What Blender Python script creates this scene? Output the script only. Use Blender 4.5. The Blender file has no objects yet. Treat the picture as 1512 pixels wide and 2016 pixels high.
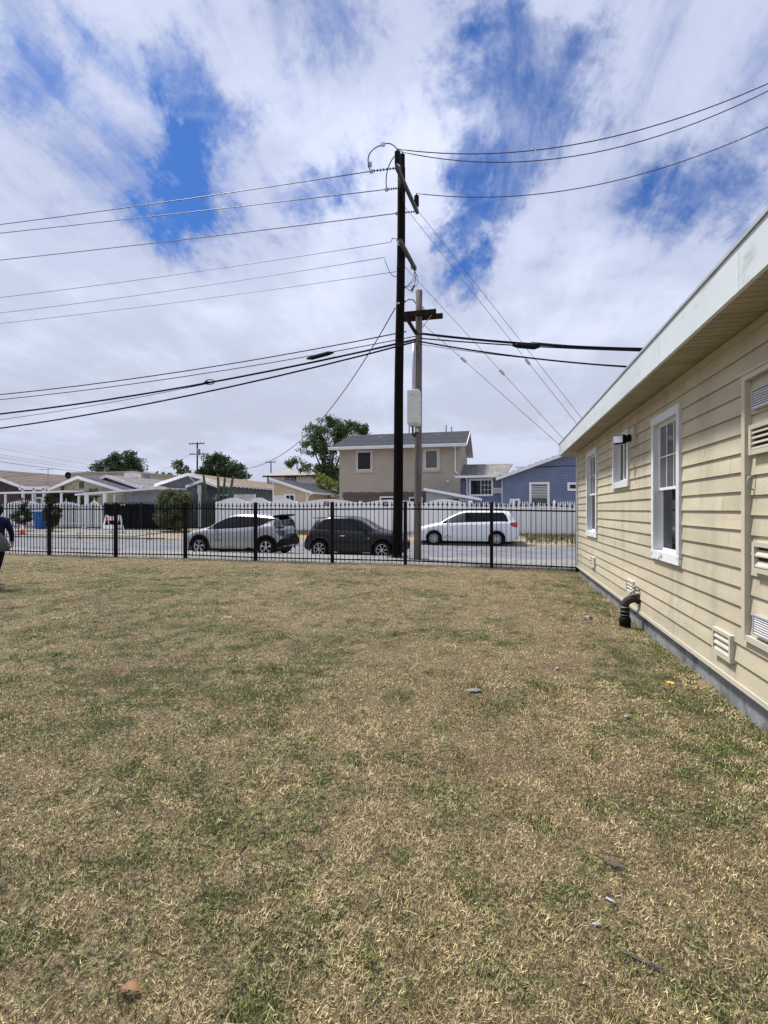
import bpy, bmesh, math, random
import numpy as np
from mathutils import Vector, Matrix
random.seed(7); rng = np.random.default_rng(11)
R = math.radians
scene = bpy.context.scene
C = scene.collection

# ------------------------------------------------------------------ camera
YAW = 13.42
cam_d = bpy.data.cameras.new('camera'); cam = bpy.data.objects.new('camera', cam_d); C.objects.link(cam)
cam.location = (0, 0, 1.6); cam.rotation_euler = (R(90), 0, R(YAW))
cam_d.sensor_fit = 'VERTICAL'; cam_d.sensor_height = 36.0; cam_d.lens = 36.0*960/2016
cam_d.shift_y = -0.002; cam_d.clip_start = 0.05; cam_d.clip_end = 3000
scene.camera = cam
scene.cycles.max_bounces = 6; scene.cycles.diffuse_bounces = 3; scene.cycles.glossy_bounces = 3; scene.cycles.transmission_bounces = 2; scene.cycles.transparent_max_bounces = 4

# ------------------------------------------------------------------ world, sun, exposure
SUN = Vector((-0.42, 0.20, 0.88)).normalized()           # direction towards the sun
elev = math.asin(SUN.z); azim = math.atan2(SUN.x, SUN.y)
world = bpy.data.worlds.new('World'); scene.world = world; world.use_nodes = True
wn = world.node_tree; wn.nodes.clear()
class NT:
    """small node-graph helper"""
    def __init__(s, tree): s.t = tree
    def n(s, typ, **kw):
        nd = s.t.nodes.new(typ)
        for k, v in kw.items(): setattr(nd, k, v)
        return nd
    def set(s, nd, **ins):
        for k, v in ins.items():
            sock = nd.inputs[int(k[1:])] if k[0] == '_' and k[1:].isdigit() else nd.inputs[k.replace('_', ' ')]
            if hasattr(v, 'is_output') or isinstance(v, bpy.types.NodeSocket): s.t.links.new(v, sock)
            else: sock.default_value = v
        return nd
    def math(s, op, a, b=None, c=None, clamp=False):
        nd = s.n('ShaderNodeMath', operation=op); nd.use_clamp = clamp
        for i, v in enumerate((a, b, c)):
            if v is None: continue
            if isinstance(v, bpy.types.NodeSocket): s.t.links.new(v, nd.inputs[i])
            else: nd.inputs[i].default_value = v
        return nd.outputs[0]
    def vmath(s, op, a, b=None):
        nd = s.n('ShaderNodeVectorMath', operation=op)
        for i, v in enumerate((a, b)):
            if v is None: continue
            if isinstance(v, bpy.types.NodeSocket): s.t.links.new(v, nd.inputs[i])
            else: nd.inputs[i].default_value = v
        return nd
    def mix(s, fac, a, b, blend='MIX'):
        nd = s.n('ShaderNodeMix', data_type='RGBA', blend_type=blend)
        for sock, v in ((nd.inputs[0], fac), (nd.inputs[6], a), (nd.inputs[7], b)):
            if isinstance(v, bpy.types.NodeSocket): s.t.links.new(v, sock)
            elif isinstance(v, (int, float)): sock.default_value = v
            else: sock.default_value = (v[0], v[1], v[2], 1)
        return nd.outputs[2]
    def smooth(s, v, a, b):
        nd = s.n('ShaderNodeMapRange', interpolation_type='SMOOTHSTEP')
        s.t.links.new(v, nd.inputs[0]); nd.inputs[1].default_value = a; nd.inputs[2].default_value = b
        return nd.outputs[0]
    def noise(s, vec, scale, detail=4, rough=.55, dist=0, out=0):
        nd = s.n('ShaderNodeTexNoise')
        if vec is not None: s.t.links.new(vec, nd.inputs['Vector'])
        nd.inputs['Scale'].default_value = scale; nd.inputs['Detail'].default_value = detail
        nd.inputs['Roughness'].default_value = rough; nd.inputs['Distortion'].default_value = dist
        return nd.outputs[out]
def build_world():
    g = NT(wn)
    tc = g.n('ShaderNodeTexCoord'); d = g.vmath('NORMALIZE', tc.outputs['Generated']).outputs[0]
    sky = g.n('ShaderNodeTexSky'); sky.sky_type = 'NISHITA'; sky.sun_disc = False
    sky.sun_elevation = elev; sky.sun_rotation = azim; sky.altitude = 10; sky.air_density = 1.0; sky.dust_density = .5; sky.ozone_density = 2.5
    sep = g.n('ShaderNodeSeparateXYZ'); wn.links.new(d, sep.inputs[0])
    z = sep.outputs[2]
    zc = g.math('ADD', g.math('MAXIMUM', z, 0.0), .16)
    comb = g.n('ShaderNodeCombineXYZ')
    wn.links.new(g.math('DIVIDE', sep.outputs[0], zc), comb.inputs[0]); wn.links.new(g.math('DIVIDE', sep.outputs[1], zc), comb.inputs[1])
    p = comb.outputs[0]
    n1 = g.noise(p, 1.5, 7, .60, .25)
    n2 = g.noise(g.vmath('ADD', p, (7.3, 2.1, 1.0)).outputs[0], 1.0, 6, .55, .2)
    mp = g.n('ShaderNodeMapping'); wn.links.new(p, mp.inputs['Vector']); mp.inputs['Rotation'].default_value = (0, 0, R(28)); mp.inputs['Scale'].default_value = (3.0, .9, 1)
    n3 = g.noise(mp.outputs[0], 2.6, 8, .68, .5)
    wob = g.noise(d, 5.0, 6, .68, 0.2, out=1)
    dw = g.vmath('ADD', d, g.vmath('MULTIPLY', g.vmath('SUBTRACT', wob, (.5, .5, .5)).outputs[0], (.46, .46, .46)).outputs[0])
    dn = g.vmath('NORMALIZE', dw.outputs[0]).outputs[0]
    hsum = None
    for (x, y, zz), k, a in HOLES:
        c = Vector((x, y, zz)).normalized()
        dot = g.vmath('DOT_PRODUCT', dn, tuple(c)).outputs['Value']
        e = g.math('EXPONENT', g.math('MULTIPLY', g.math('SUBTRACT', dot, 1.0), k))
        e = g.math('MULTIPLY', e, a)
        hsum = e if hsum is None else g.math('ADD', hsum, e)
    hsum = g.math('MULTIPLY', hsum, .86)
    dens = g.math('ADD', g.math('MULTIPLY', g.math('SUBTRACT', n1, .5), 1.25), g.math('ADD', .5, g.math('MULTIPLY', g.math('SUBTRACT', n3, .5), .85)))
    dens = g.math('SUBTRACT', g.math('ADD', dens, .20), hsum)
    dens = g.math('ADD', dens, g.math('MULTIPLY', g.smooth(g.math('SUBTRACT', 1.0, z), .54, .80), .45))
    cov = g.smooth(dens, .14, .68)
    grey = g.smooth(g.math('ADD', n2, g.math('MULTIPLY', g.math('SUBTRACT', n3, .5), .25)), .36, .58)
    low = g.smooth(g.math('SUBTRACT', 1.0, z), .50, .86)
    bright = g.mix(low, (.52, .56, .69), (.36, .396, .505))
    dark = g.mix(low, (.295, .335, .475), (.245, .274, .357))
    cl = g.mix(grey, bright, dark)
    thick = g.smooth(dens, .42, .80)
    cl = g.mix(g.math('MULTIPLY', thick, .35), cl, (.57, .60, .71))
    skyc = g.mix(1.0, g.mix(1.0, sky.outputs[0], (.105, .105, .105), 'MULTIPLY'), (.22, .41, .72), 'MULTIPLY')
    col = g.mix(cov, skyc, cl)
    world.cycles.sampling_method = 'MANUAL'; world.cycles.sample_map_resolution = 512
    bg = g.n('ShaderNodeBackground'); wn.links.new(col, bg.inputs[0]); bg.inputs[1].default_value = 1.0
    out = g.n('ShaderNodeOutputWorld'); wn.links.new(bg.outputs[0], out.inputs[0])
# gaps in the cloud deck: direction in the sky, tightness, depth
HOLES = [((-.603, .884, .879), 360, .42), ((-.664, .870, .7125), 460, .40), ((-.60, .89, .65), 560, .30), ((-.005, 1.027, .952), 360, .38), ((.096, 1.051, .858), 400, .34),
         ((.0253, 1.034, .702), 420, .36), ((-.081, 1.009, .515), 480, .46), ((-.329, .9495, .619), 480, .38), ((.461, 1.138, .66), 300, .42),
         ((-.967, .797, .973), 300, .44), ((-.35, .945, 1.025), 380, .30), ((-.086, 1.0075, .8375), 420, .28), ((-.02, 1.02, .60), 420, .32)]
build_world()
sun_d = bpy.data.lights.new('sun', 'SUN'); sun_d.energy = 3.6; sun_d.angle = R(8); sun_d.color = (1.0, .97, .93)
sun = bpy.data.objects.new('sun', sun_d); C.objects.link(sun); sun.location = (0, 0, 40)
sun.rotation_euler = (-SUN).to_track_quat('-Z', 'Y').to_euler()
scene.view_settings.view_transform = 'Standard'; scene.view_settings.look = 'None'
scene.view_settings.exposure = 0.66; scene.view_settings.gamma = 1.0; scene.view_settings.use_curve_mapping = False

# ------------------------------------------------------------------ materials
MATS = {}
def mat(name, col, rough=.75, metal=0.0, var=.18, scale=3.0, stretch=(1, 1, 1), bump=0.0, bscale=60, spec=.4, piece=.08,
        col3=None, col2=None, thr=(.45, .7), scale2=1.3, stretch2=(1, 1, 1), trans=0, coat=0):
    """procedural surface: world-space mottling, optional second colour in patches, bump, small random shift per piece"""
    if name in MATS: return MATS[name]
    m = bpy.data.materials.new(name); m.use_nodes = True; t = m.node_tree; g = NT(t)
    b = t.nodes['Principled BSDF']
    pos = g.n('ShaderNodeNewGeometry').outputs['Position']
    v = g.vmath('MULTIPLY', pos, stretch).outputs[0]
    n = g.noise(v, scale, 6, .6)
    lo = tuple(c*(1-var) for c in col); hi = tuple(min(1, c*(1+var)) for c in col)
    c = g.mix(g.smooth(n, .3, .7), lo, hi)
    if col2:
        v2 = g.vmath('MULTIPLY', pos, stretch2).outputs[0]
        c = g.mix(g.smooth(g.noise(v2, scale2, 8, .62), *thr), c, col2)
    if col3:
        v3 = g.vmath('MULTIPLY', pos, (1, 5, .8)).outputs[0]
        c = g.mix(g.math('MULTIPLY', g.smooth(g.noise(v3, 2.0, 8, .7), .52, .72), .34), c, col3)
    if piece:
        oi = g.n('ShaderNodeObjectInfo')
        k = g.math('ADD', g.math('MULTIPLY', g.math('SUBTRACT', oi.outputs['Random'], .5), 2*piece), 1.0)
        hs = g.n('ShaderNodeHueSaturation'); t.links.new(c, hs.inputs['Color']); t.links.new(k, hs.inputs['Value']); c = hs.outputs[0]
    t.links.new(c, b.inputs['Base Color'])
    b.inputs['Roughness'].default_value = rough; b.inputs['Metallic'].default_value = metal
    b.inputs['Specular IOR Level'].default_value = spec
    if coat: b.inputs['Coat Weight'].default_value = coat; b.inputs['Coat Roughness'].default_value = .05
    if bump:
        bp = g.n('ShaderNodeBump'); bp.inputs['Strength'].default_value = min(1, bump); bp.inputs['Distance'].default_value = .02
        t.links.new(g.noise(v, bscale, 6, .6), bp.inputs['Height']); t.links.new(bp.outputs[0], b.inputs['Normal'])
    MATS[name] = m
    return m
M = lambda n: MATS[n]
mat('siding', (.505, .448, .318), .65, col3=(.33, .315, .25), var=.08, scale=2.0, bump=.2, bscale=50, stretch=(1, .4, 3), piece=.07, col2=(.36, .33, .25), thr=(.47, .74), scale2=1.1, stretch2=(1, 2.2, .55))
mat('trim_white', (.64, .66, .68), .5, var=.06, bump=.05, piece=.03, col2=(.55, .55, .50), thr=(.60, .78), scale2=6)
mat('peeling', (.74, .75, .75), .6, var=.05, piece=0, col2=(.34, .32, .33), thr=(.57, .60), scale2=9, bump=.1)
mat('fascia', (.55, .60, .61), .5, var=.06, scale=1.5, piece=.03, col2=(.34, .36, .32), thr=(.55, .80), scale2=2.2, stretch2=(1, 1.2, 3))
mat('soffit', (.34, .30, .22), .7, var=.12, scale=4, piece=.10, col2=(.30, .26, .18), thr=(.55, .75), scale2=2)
mat('cream_trim', (.52, .485, .385), .6, var=.06, piece=.02)
mat('concrete', (.225, .23, .235), .85, var=.22, scale=4, bump=.4, bscale=40, piece=0, col2=(.10, .10, .098), thr=(.48, .68), scale2=4.5)
mat('pavement', (.225, .218, .208), .9, var=.15, scale=3, bump=.25, bscale=70, piece=.10, col2=(.14, .135, .12), thr=(.52, .72), scale2=1.6)
mat('kerb', (.27, .265, .25), .9, var=.2, scale=3, bump=.25, piece=.08)
mat('asphalt', (.150, .152, .168), .85, var=.22, scale=1.2, bump=.5, bscale=160, piece=0, col2=(.095, .095, .10), thr=(.56, .66), scale2=.45, stretch2=(.35, 1, 1))
mat('dirt', (.26, .21, .15), .95, var=.3, scale=2.5, bump=.6, bscale=30, piece=0, col2=(.13, .14, .06), thr=(.52, .68), scale2=.9)
mat('glass_dark', (.005, .006, .007), .05, var=.05, piece=0, spec=.32)
mat('glass_grey', (.095, .096, .098), .06, var=.1, piece=0, spec=.5)
mat('room_dark', (.055, .05, .05), .9, var=.2, spec=.06)
mat('curtain', (.36, .35, .35), .9, var=.2, scale=10, stretch=(1, 6, .1))
mat('black_iron', (.006, .0055, .007), .45, var=.2, piece=0, spec=.06)
mat('post_iron', (.012, .008, .010), .5, var=.3, piece=.1, spec=.06)
mat('creosote', (.0085, .0058, .0052), .8, var=.45, scale=6, stretch=(6, 6, .25), bump=.6, bscale=30, piece=0, spec=.06)
mat('old_wood', (.14, .12, .11), .9, var=.4, scale=7, stretch=(7, 7, .3), bump=.6, bscale=30, piece=0, col2=(.09, .07, .065), thr=(.58, .72), scale2=9)
mat('arm_wood', (.07, .066, .062), .85, var=.3, scale=9, bump=.4)
mat('dark_wood', (.026, .017, .014), .85, var=.35, scale=8, bump=.4, spec=.06)
mat('brown_board', (.115, .088, .078), .9, var=.3, scale=6, stretch=(.4, 1, 6), bump=.4)
mat('grey_metal', (.42, .44, .46), .45, metal=.3, var=.1)
mat('galv', (.33, .36, .37), .5, metal=.5, var=.15)
mat('box_grey', (.60, .61, .58), .5, var=.06, col2=(.45, .45, .42), thr=(.62, .8))
mat('rubber', (.014, .014, .015), .6, var=.2, piece=0, spec=.06)
mat('cable', (.010, .010, .012), .5, var=.1, piece=0, spec=.06)
mat('wire', (.05, .052, .06), .5, var=.1, piece=0)
mat('wire_al', (.17, .175, .19), .7, metal=.1, var=.1, piece=0)
mat('porcelain', (.55, .57, .58), .3, var=.08, piece=0)
mat('rust', (.038, .020, .016), .8, var=.4, scale=20, bump=.4, piece=0, col2=(.02, .016, .016), thr=(.5, .6), scale2=9)
mat('vinyl', (.88, .885, .895), .4, var=.03, piece=.035, col2=(.55, .54, .50), thr=(.66, .8), scale2=2)
mat('stucco', (.40, .35, .285), .95, var=.05, scale=1.2, bump=.5, bscale=90, piece=0)
mat('stucco_trim', (.52, .455, .385), .9, var=.05, bump=.3)
mat('shingle_dark', (.060, .064, .076), .95, var=.5, scale=6, stretch=(1, 1, 4), bump=.6, bscale=30, piece=.16)
mat('shingle_grey', (.19, .18, .185), .95, var=.4, scale=5, bump=.6, bscale=30, piece=.14)
mat('shingle_pale', (.27, .255, .235), .95, var=.3, scale=4, bump=.5, bscale=30, piece=.10)
mat('shingle_brown', (.125, .092, .080), .95, var=.35, scale=4, bump=.6, bscale=30, piece=.13)
mat('tan_roof', (.30, .225, .165), .95, var=.3, scale=4, bump=.5, bscale=30, piece=.10)
mat('blue_siding', (.175, .215, .325), .6, var=.10, scale=2, piece=0)
mat('slate_siding', (.115, .145, .185), .65, var=.15, scale=2, bump=.15, piece=0)
mat('cream_wall', (.56, .48, .34), .85, var=.08, scale=1.5, bump=.3, bscale=80, piece=0)
mat('sage_wall', (.42, .41, .31), .8, var=.1, piece=0)
mat('white_wall', (.68, .68, .68), .8, var=.08, scale=1.5, bump=.15, piece=0)
mat('tan_wall', (.42, .37, .31), .85, var=.1, piece=0)
mat('maroon_wall', (.06, .035, .045), .8, var=.2, piece=0)
mat('shed_panel', (.36, .37, .41), .6, var=.10, scale=2, piece=.06)
mat('black_board', (.020, .021, .028), .7, var=.4, scale=3, stretch=(4, 4, .3), piece=.3, spec=.06)
mat('white_paint', (.83, .83, .84), .45, var=.04, piece=.03)
mat('sign_red', (.17, .012, .028), .5, var=.1, piece=0)
mat('orange', (.75, .12, .006), .5, var=.1, piece=0)
mat('orange_pale', (.78, .30, .22), .5, var=.15, piece=0)
mat('blue_plastic', (.015, .11, .36), .45, var=.1, piece=0)
mat('green_tarp', (.10, .22, .17), .7, var=.2, piece=0)
mat('bark', (.10, .075, .055), .95, var=.4, scale=12, stretch=(4, 4, .5), bump=.7, bscale=20, piece=.1)
mat('cactus', (.065, .095, .055), .8, var=.3, scale=5, col2=(.12, .10, .06), thr=(.55, .75), piece=.15)
mat('silver_paint', (.37, .375, .39), .28, metal=.5, var=.02, piece=0, coat=.6)
mat('charcoal_paint', (.014, .0145, .019), .3, metal=.2, var=.03, piece=0, spec=.2, coat=.5)
mat('pearl_paint', (.80, .81, .82), .3, var=.01, piece=0, coat=.5)
mat('black_plastic', (.016, .016, .018), .5, var=.1, piece=0, spec=.06)
mat('tyre', (.018, .018, .019), .8, var=.2, piece=0, spec=.06)
mat('alloy', (.62, .63, .65), .3, metal=.7, var=.03, piece=0)
mat('tail_red', (.45, .015, .02), .2, var=.05, piece=0, coat=.5)
mat('lamp_clear', (.62, .64, .68), .12, var=.05, piece=0, coat=.5)
mat('chrome', (.75, .76, .78), .15, metal=.9, var=.02, piece=0)
mat('navy_cloth', (.012, .016, .045), .9, var=.3, scale=14, bump=.3, piece=0, spec=.06)
mat('black_cloth', (.008, .008, .010), .9, var=.3, scale=14, bump=.3, piece=0, spec=.06)
mat('skin', (.42, .27, .20), .6, var=.05, piece=0)
mat('hair', (.012, .009, .008), .6, var=.3, piece=0, spec=.06)
mat('bag_cloth', (.085, .088, .098), .85, var=.25, scale=18, bump=.4, piece=0)
mat('shoe_white', (.62, .62, .66), .6, var=.08, piece=0)
mat('shoe_tan', (.36, .16, .08), .6, var=.2, piece=0)
mat('leaf_brown', (.19, .10, .05), .8, var=.3, scale=30, piece=.2)
mat('paper', (.38, .38, .39), .7, var=.08, scale=30, piece=.05)
mat('red_print', (.34, .05, .05), .6, var=.1, piece=0)
mat('stone', (.17, .17, .165), .85, var=.25, scale=25, bump=.4, piece=.1)
mat('straw', (.46, .38, .24), .8, var=.2, scale=20, piece=.2)
mat('yellow_petal', (.85, .50, .02), .6, var=.1, piece=0)
mat('stem_green', (.10, .15, .05), .7, var=.2, piece=0)
mat('dish_grey', (.23, .24, .26), .5, var=.1, piece=0)
mat('terracotta', (.20, .085, .05), .85, var=.2, piece=0)
mat('blind', (.62, .63, .62), .7, var=.05, piece=.03)

def leaf_mat(name, a, b, dry=None):
    """foliage with a per-leaf random mix of two greens, a little light coming through"""
    m = bpy.data.materials.new(name); m.use_nodes = True; t = m.node_tree; g = NT(t); t.nodes.clear()
    at = g.n('ShaderNodeAttribute', attribute_name='rnd'); f = at.outputs['Fac']
    c = g.mix(g.smooth(f, .0, 1.0), a, b)
    if dry: c = g.mix(g.smooth(f, .90, .97), c, dry)
    d = g.n('ShaderNodeBsdfPrincipled'); t.links.new(c, d.inputs['Base Color']); d.inputs['Roughness'].default_value = .55
    d.inputs['Specular IOR Level'].default_value = .3
    tr = g.n('ShaderNodeBsdfTranslucent'); t.links.new(c, tr.inputs[0])
    mx = g.n('ShaderNodeMixShader'); mx.inputs[0].default_value = .28
    t.links.new(d.outputs[0], mx.inputs[1]); t.links.new(tr.outputs[0], mx.inputs[2])
    o = g.n('ShaderNodeOutputMaterial'); t.links.new(mx.outputs[0], o.inputs[0]); MATS[name] = m
leaf_mat('leaf_tree', (.030, .060, .018), (.115, .165, .050))
leaf_mat('leaf_dark', (.016, .038, .015), (.060, .092, .032))
leaf_mat('leaf_lime', (.130, .180, .030), (.27, .30, .050))
leaf_mat('leaf_olive', (.075, .105, .042), (.165, .19, .085))
leaf_mat('leaf_weed', (.06, .085, .03), (.22, .19, .09), (.45, .40, .30))

def lawn_mat(name, ground):
    """lawn colour: one field of dry and green patches over the world, shared by the soil and the blades"""
    m = bpy.data.materials.new(name); m.use_nodes = True; t = m.node_tree; g = NT(t); b = t.nodes['Principled BSDF']
    pos = g.n('ShaderNodeNewGeometry').outputs['Position']
    p2 = g.vmath('MULTIPLY', pos, (1, 1, 0)).outputs[0]
    big = g.noise(p2, .38, 3, .5, .5); mid = g.noise(g.vmath('ADD', p2, (13, 4, 0)).outputs[0], 1.5, 5, .62, .4); sml = g.noise(g.vmath('ADD', p2, (5, 9, 0)).outputs[0], 5.5, 4, .6, .4)
    fld = g.math('ADD', g.math('MULTIPLY', big, .45), g.math('ADD', g.math('MULTIPLY', mid, .5), g.math('MULTIPLY', sml, .45)))
    fld = g.math('ADD', g.math('MULTIPLY', g.math('SUBTRACT', fld, .70), 1.55), .492)
    sp_ = g.n('ShaderNodeSeparateXYZ'); t.links.new(pos, sp_.inputs[0])
    fld = g.math('ADD', fld, g.math('MULTIPLY', g.smooth(sp_.outputs[1], 11.0, 13.6), .11))
    fld = g.math('ADD', fld, g.math('SUBTRACT', g.math('MULTIPLY', g.smooth(sp_.outputs[0], -3.0, .3), .07), g.math('MULTIPLY', g.smooth(sp_.outputs[0], .4, 1.2), .055)))  # drier to the right; the darker left also has cloud shade painted in
    soilp = g.smooth(g.noise(g.vmath('ADD', p2, (3, 31, 0)).outputs[0], .9, 5, .6, .3), .56, .72)
    if ground:
        n = g.noise(pos, 45, 5, .7); n2 = g.noise(pos, 160, 3, .7)
        r = g.smooth(g.math('ADD', g.math('MULTIPLY', n, .6), g.math('MULTIPLY', n2, .4)), .32, .63)
        dry = g.smooth(g.math('ADD', fld, g.math('MULTIPLY', g.math('SUBTRACT', r, .5), .35)), .40, .58)
        c = g.mix(dry, g.mix(r, (.028, .035, .013), (.15, .15, .06)), g.mix(r, (.085, .060, .035), (.47, .365, .21)))
        c = g.mix(g.math('MULTIPLY', soilp, .60), c, (.19, .115, .072))
        bp = g.n('ShaderNodeBump'); bp.inputs['Strength'].default_value = .9; bp.inputs['Distance'].default_value = .03
        t.links.new(r, bp.inputs['Height']); t.links.new(bp.outputs[0], b.inputs['Normal'])
        b.inputs['Roughness'].default_value = .95
    else:
        at = g.n('ShaderNodeAttribute', attribute_name='rnd'); f = at.outputs['Fac']
        at2 = g.n('ShaderNodeAttribute', attribute_name='tone'); h = at2.outputs['Fac']
        dry = g.smooth(g.math('ADD', fld, g.math('MULTIPLY', g.math('SUBTRACT', f, .5), .56)), .40, .55)
        grn = g.mix(h, (.038, .055, .018), (.33, .355, .115))
        stw = g.mix(h, (.150, .106, .054), (.82, .655, .37))
        stw = g.mix(g.math('MULTIPLY', soilp, .50), stw, (.30, .19, .12))
        c = g.mix(dry, grn, stw)
        b.inputs['Roughness'].default_value = .6
    b.inputs['Specular IOR Level'].default_value = .25
    t.links.new(c, b.inputs['Base Color']); MATS[name] = m
lawn_mat('lawn_soil', True); lawn_mat('lawn_blade', False)

# ------------------------------------------------------------------ mesh helpers
def wloc(o):
    v = Vector((0, 0, 0))
    while o is not None: v += Vector(o.location); o = o.parent
    return v
def link(name, me, m, parent=None, smooth=False):
    o = bpy.data.objects.new(name, me); C.objects.link(o)
    if m and not me.materials: me.materials.append(MATS[m] if isinstance(m, str) else m)
    if smooth:
        for p in me.polygons: p.use_smooth = True
    if parent: o.parent = parent
    return o
class MB:
    def __init__(s): s.v = []; s.f = []
    def box(s, x0, x1, y0, y1, z0, z1):
        b = len(s.v)
        s.v += [(x0, y0, z0), (x1, y0, z0), (x1, y1, z0), (x0, y1, z0), (x0, y0, z1), (x1, y0, z1), (x1, y1, z1), (x0, y1, z1)]
        s.f += [tuple(b+i for i in q) for q in ((0, 3, 2, 1), (4, 5, 6, 7), (0, 1, 5, 4), (1, 2, 6, 5), (2, 3, 7, 6), (3, 0, 4, 7))]
        return s
    def prism(s, pts, axis, a0, a1):
        """polygon in the plane across `axis`, extruded from a0 to a1 (axis x: pts are (y,z); y: (x,z); z: (x,y))"""
        b = len(s.v); n = len(pts)
        for a in (a0, a1):
            for p, q in pts: s.v.append((a, p, q) if axis == 'x' else (p, a, q) if axis == 'y' else (p, q, a))
        s.f.append(tuple(b+i for i in range(n))[::-1]); s.f.append(tuple(b+n+i for i in range(n)))
        for i in range(n): j = (i+1) % n; s.f.append((b+i, b+j, b+n+j, b+n+i))
        return s
    def hull(s, quadA, quadB):
        """box between two quads"""
        b = len(s.v); s.v += list(quadA)+list(quadB)
        s.f += [(b+3, b+2, b+1, b), (b+4, b+5, b+6, b+7)] + [(b+i, b+(i+1) % 4, b+4+(i+1) % 4, b+4+i) for i in range(4)]
        return s
    def tube(s, pts, r, n=8, cap=True, prof=None):
        pts = [Vector(p) for p in pts]; b = len(s.v); k = len(pts); up = Vector((0, 0, 1))
        d0 = (pts[1]-pts[0]).normalized(); a = d0.cross(up)
        if a.length < .05: a = d0.cross(Vector((0, 1, 0)))
        a.normalize()
        for i, p in enumerate(pts):
            d = ((pts[min(i+1, k-1)]-pts[max(i-1, 0)])).normalized()
            a = (a - d*a.dot(d)).normalized(); c = d.cross(a)
            rr = r[i] if isinstance(r, (list, tuple)) else r
            for j in range(n):
                t = 2*math.pi*j/n; q = rr*(prof(j) if prof else 1)
                s.v.append(tuple(p + a*(q*math.cos(t)) + c*(q*math.sin(t))))
        for i in range(k-1):
            for j in range(n): s.f.append((b+i*n+j, b+i*n+(j+1) % n, b+(i+1)*n+(j+1) % n, b+(i+1)*n+j))
        if cap: s.f.append(tuple(b+j for j in range(n))[::-1]); s.f.append(tuple(b+(k-1)*n+j for j in range(n)))
        return s
    def lathe(s, cx, cy, prof, n=14):
        """prof: list of (radius, z)"""
        b = len(s.v); k = len(prof)
        for r, z in prof:
            for j in range(n): t = 2*math.pi*j/n; s.v.append((cx+r*math.cos(t), cy+r*math.sin(t), z))
        for i in range(k-1):
            for j in range(n): s.f.append((b+i*n+j, b+i*n+(j+1) % n, b+(i+1)*n+(j+1) % n, b+(i+1)*n+j))
        s.f.append(tuple(b+j for j in range(n))[::-1]); s.f.append(tuple(b+(k-1)*n+j for j in range(n)))
        return s
    def quad(s, a, b_, c, d): b = len(s.v); s.v += [a, b_, c, d]; s.f.append((b, b+1, b+2, b+3)); return s
    def mesh(s, name, origin=(0, 0, 0)):
        me = bpy.data.meshes.new(name); o = Vector(origin)
        me.from_pydata([tuple(Vector(v)-o) for v in s.v], [], s.f); me.update(); return me
    def build(s, name, m, parent=None, smooth=False, bevel=0, label=None, kind=None, origin=None):
        """world coordinates in; a child is stored relative to its parent; a top-level mesh gets its origin at `origin`"""
        o0 = wloc(parent) if parent else Vector(origin or (0, 0, 0))
        o = link(name, s.mesh(name, o0), m, parent, smooth)
        if not parent: o.location = o0
        if bevel:
            bm = bmesh.new(); bm.from_mesh(o.data)
            bmesh.ops.bevel(bm, geom=bm.edges[:], offset=bevel, segments=1, affect='EDGES'); bm.to_mesh(o.data); bm.free()
        if label: o['label'] = label
        if kind: o['kind'] = kind
        return o
def tag(o, label, cat, group=None, kind=None):
    o['label'] = label
    if cat: o['category'] = cat
    if group: o['group'] = group
    if kind: o['kind'] = kind
    return o
def thing(name, label, cat, loc=(0, 0, 0), group=None):
    o = bpy.data.objects.new(name, None); C.objects.link(o); o.location = loc; o.empty_display_size = .2
    return tag(o, label, cat, group)
def struct(o): o['kind'] = 'structure'; return o
def piece(name, me, parent, loc=(0, 0, 0), rot=(0, 0, 0), scale=(1, 1, 1)):
    """another copy of a shared mesh, world position in"""
    o = bpy.data.objects.new(name, me); C.objects.link(o); o.parent = parent
    o.location = Vector(loc) - wloc(parent); o.rotation_euler = rot; o.scale = scale
    return o
def withmat(me, m): me.materials.append(MATS[m]); return me
def np_mesh(name, verts, faces_n, idx, attrs):
    """fast mesh: verts (N,3), idx flat loop indices, faces_n corners per face"""
    me = bpy.data.meshes.new(name); nf = len(idx)//faces_n
    me.vertices.add(len(verts)); me.vertices.foreach_set('co', verts.astype(np.float32).ravel())
    me.loops.add(len(idx)); me.loops.foreach_set('vertex_index', idx.astype(np.int32))
    me.polygons.add(nf); me.polygons.foreach_set('loop_start', np.arange(nf, dtype=np.int32)*faces_n)
    me.update(calc_edges=True)
    for k, a in attrs.items():
        at = me.attributes.new(k, 'FLOAT', 'POINT'); at.data.foreach_set('value', a.astype(np.float32))
    return me
def sm(x, a, b): t = max(0, min(1, (x-a)/(b-a))); return t*t*(3-2*t)

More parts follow.
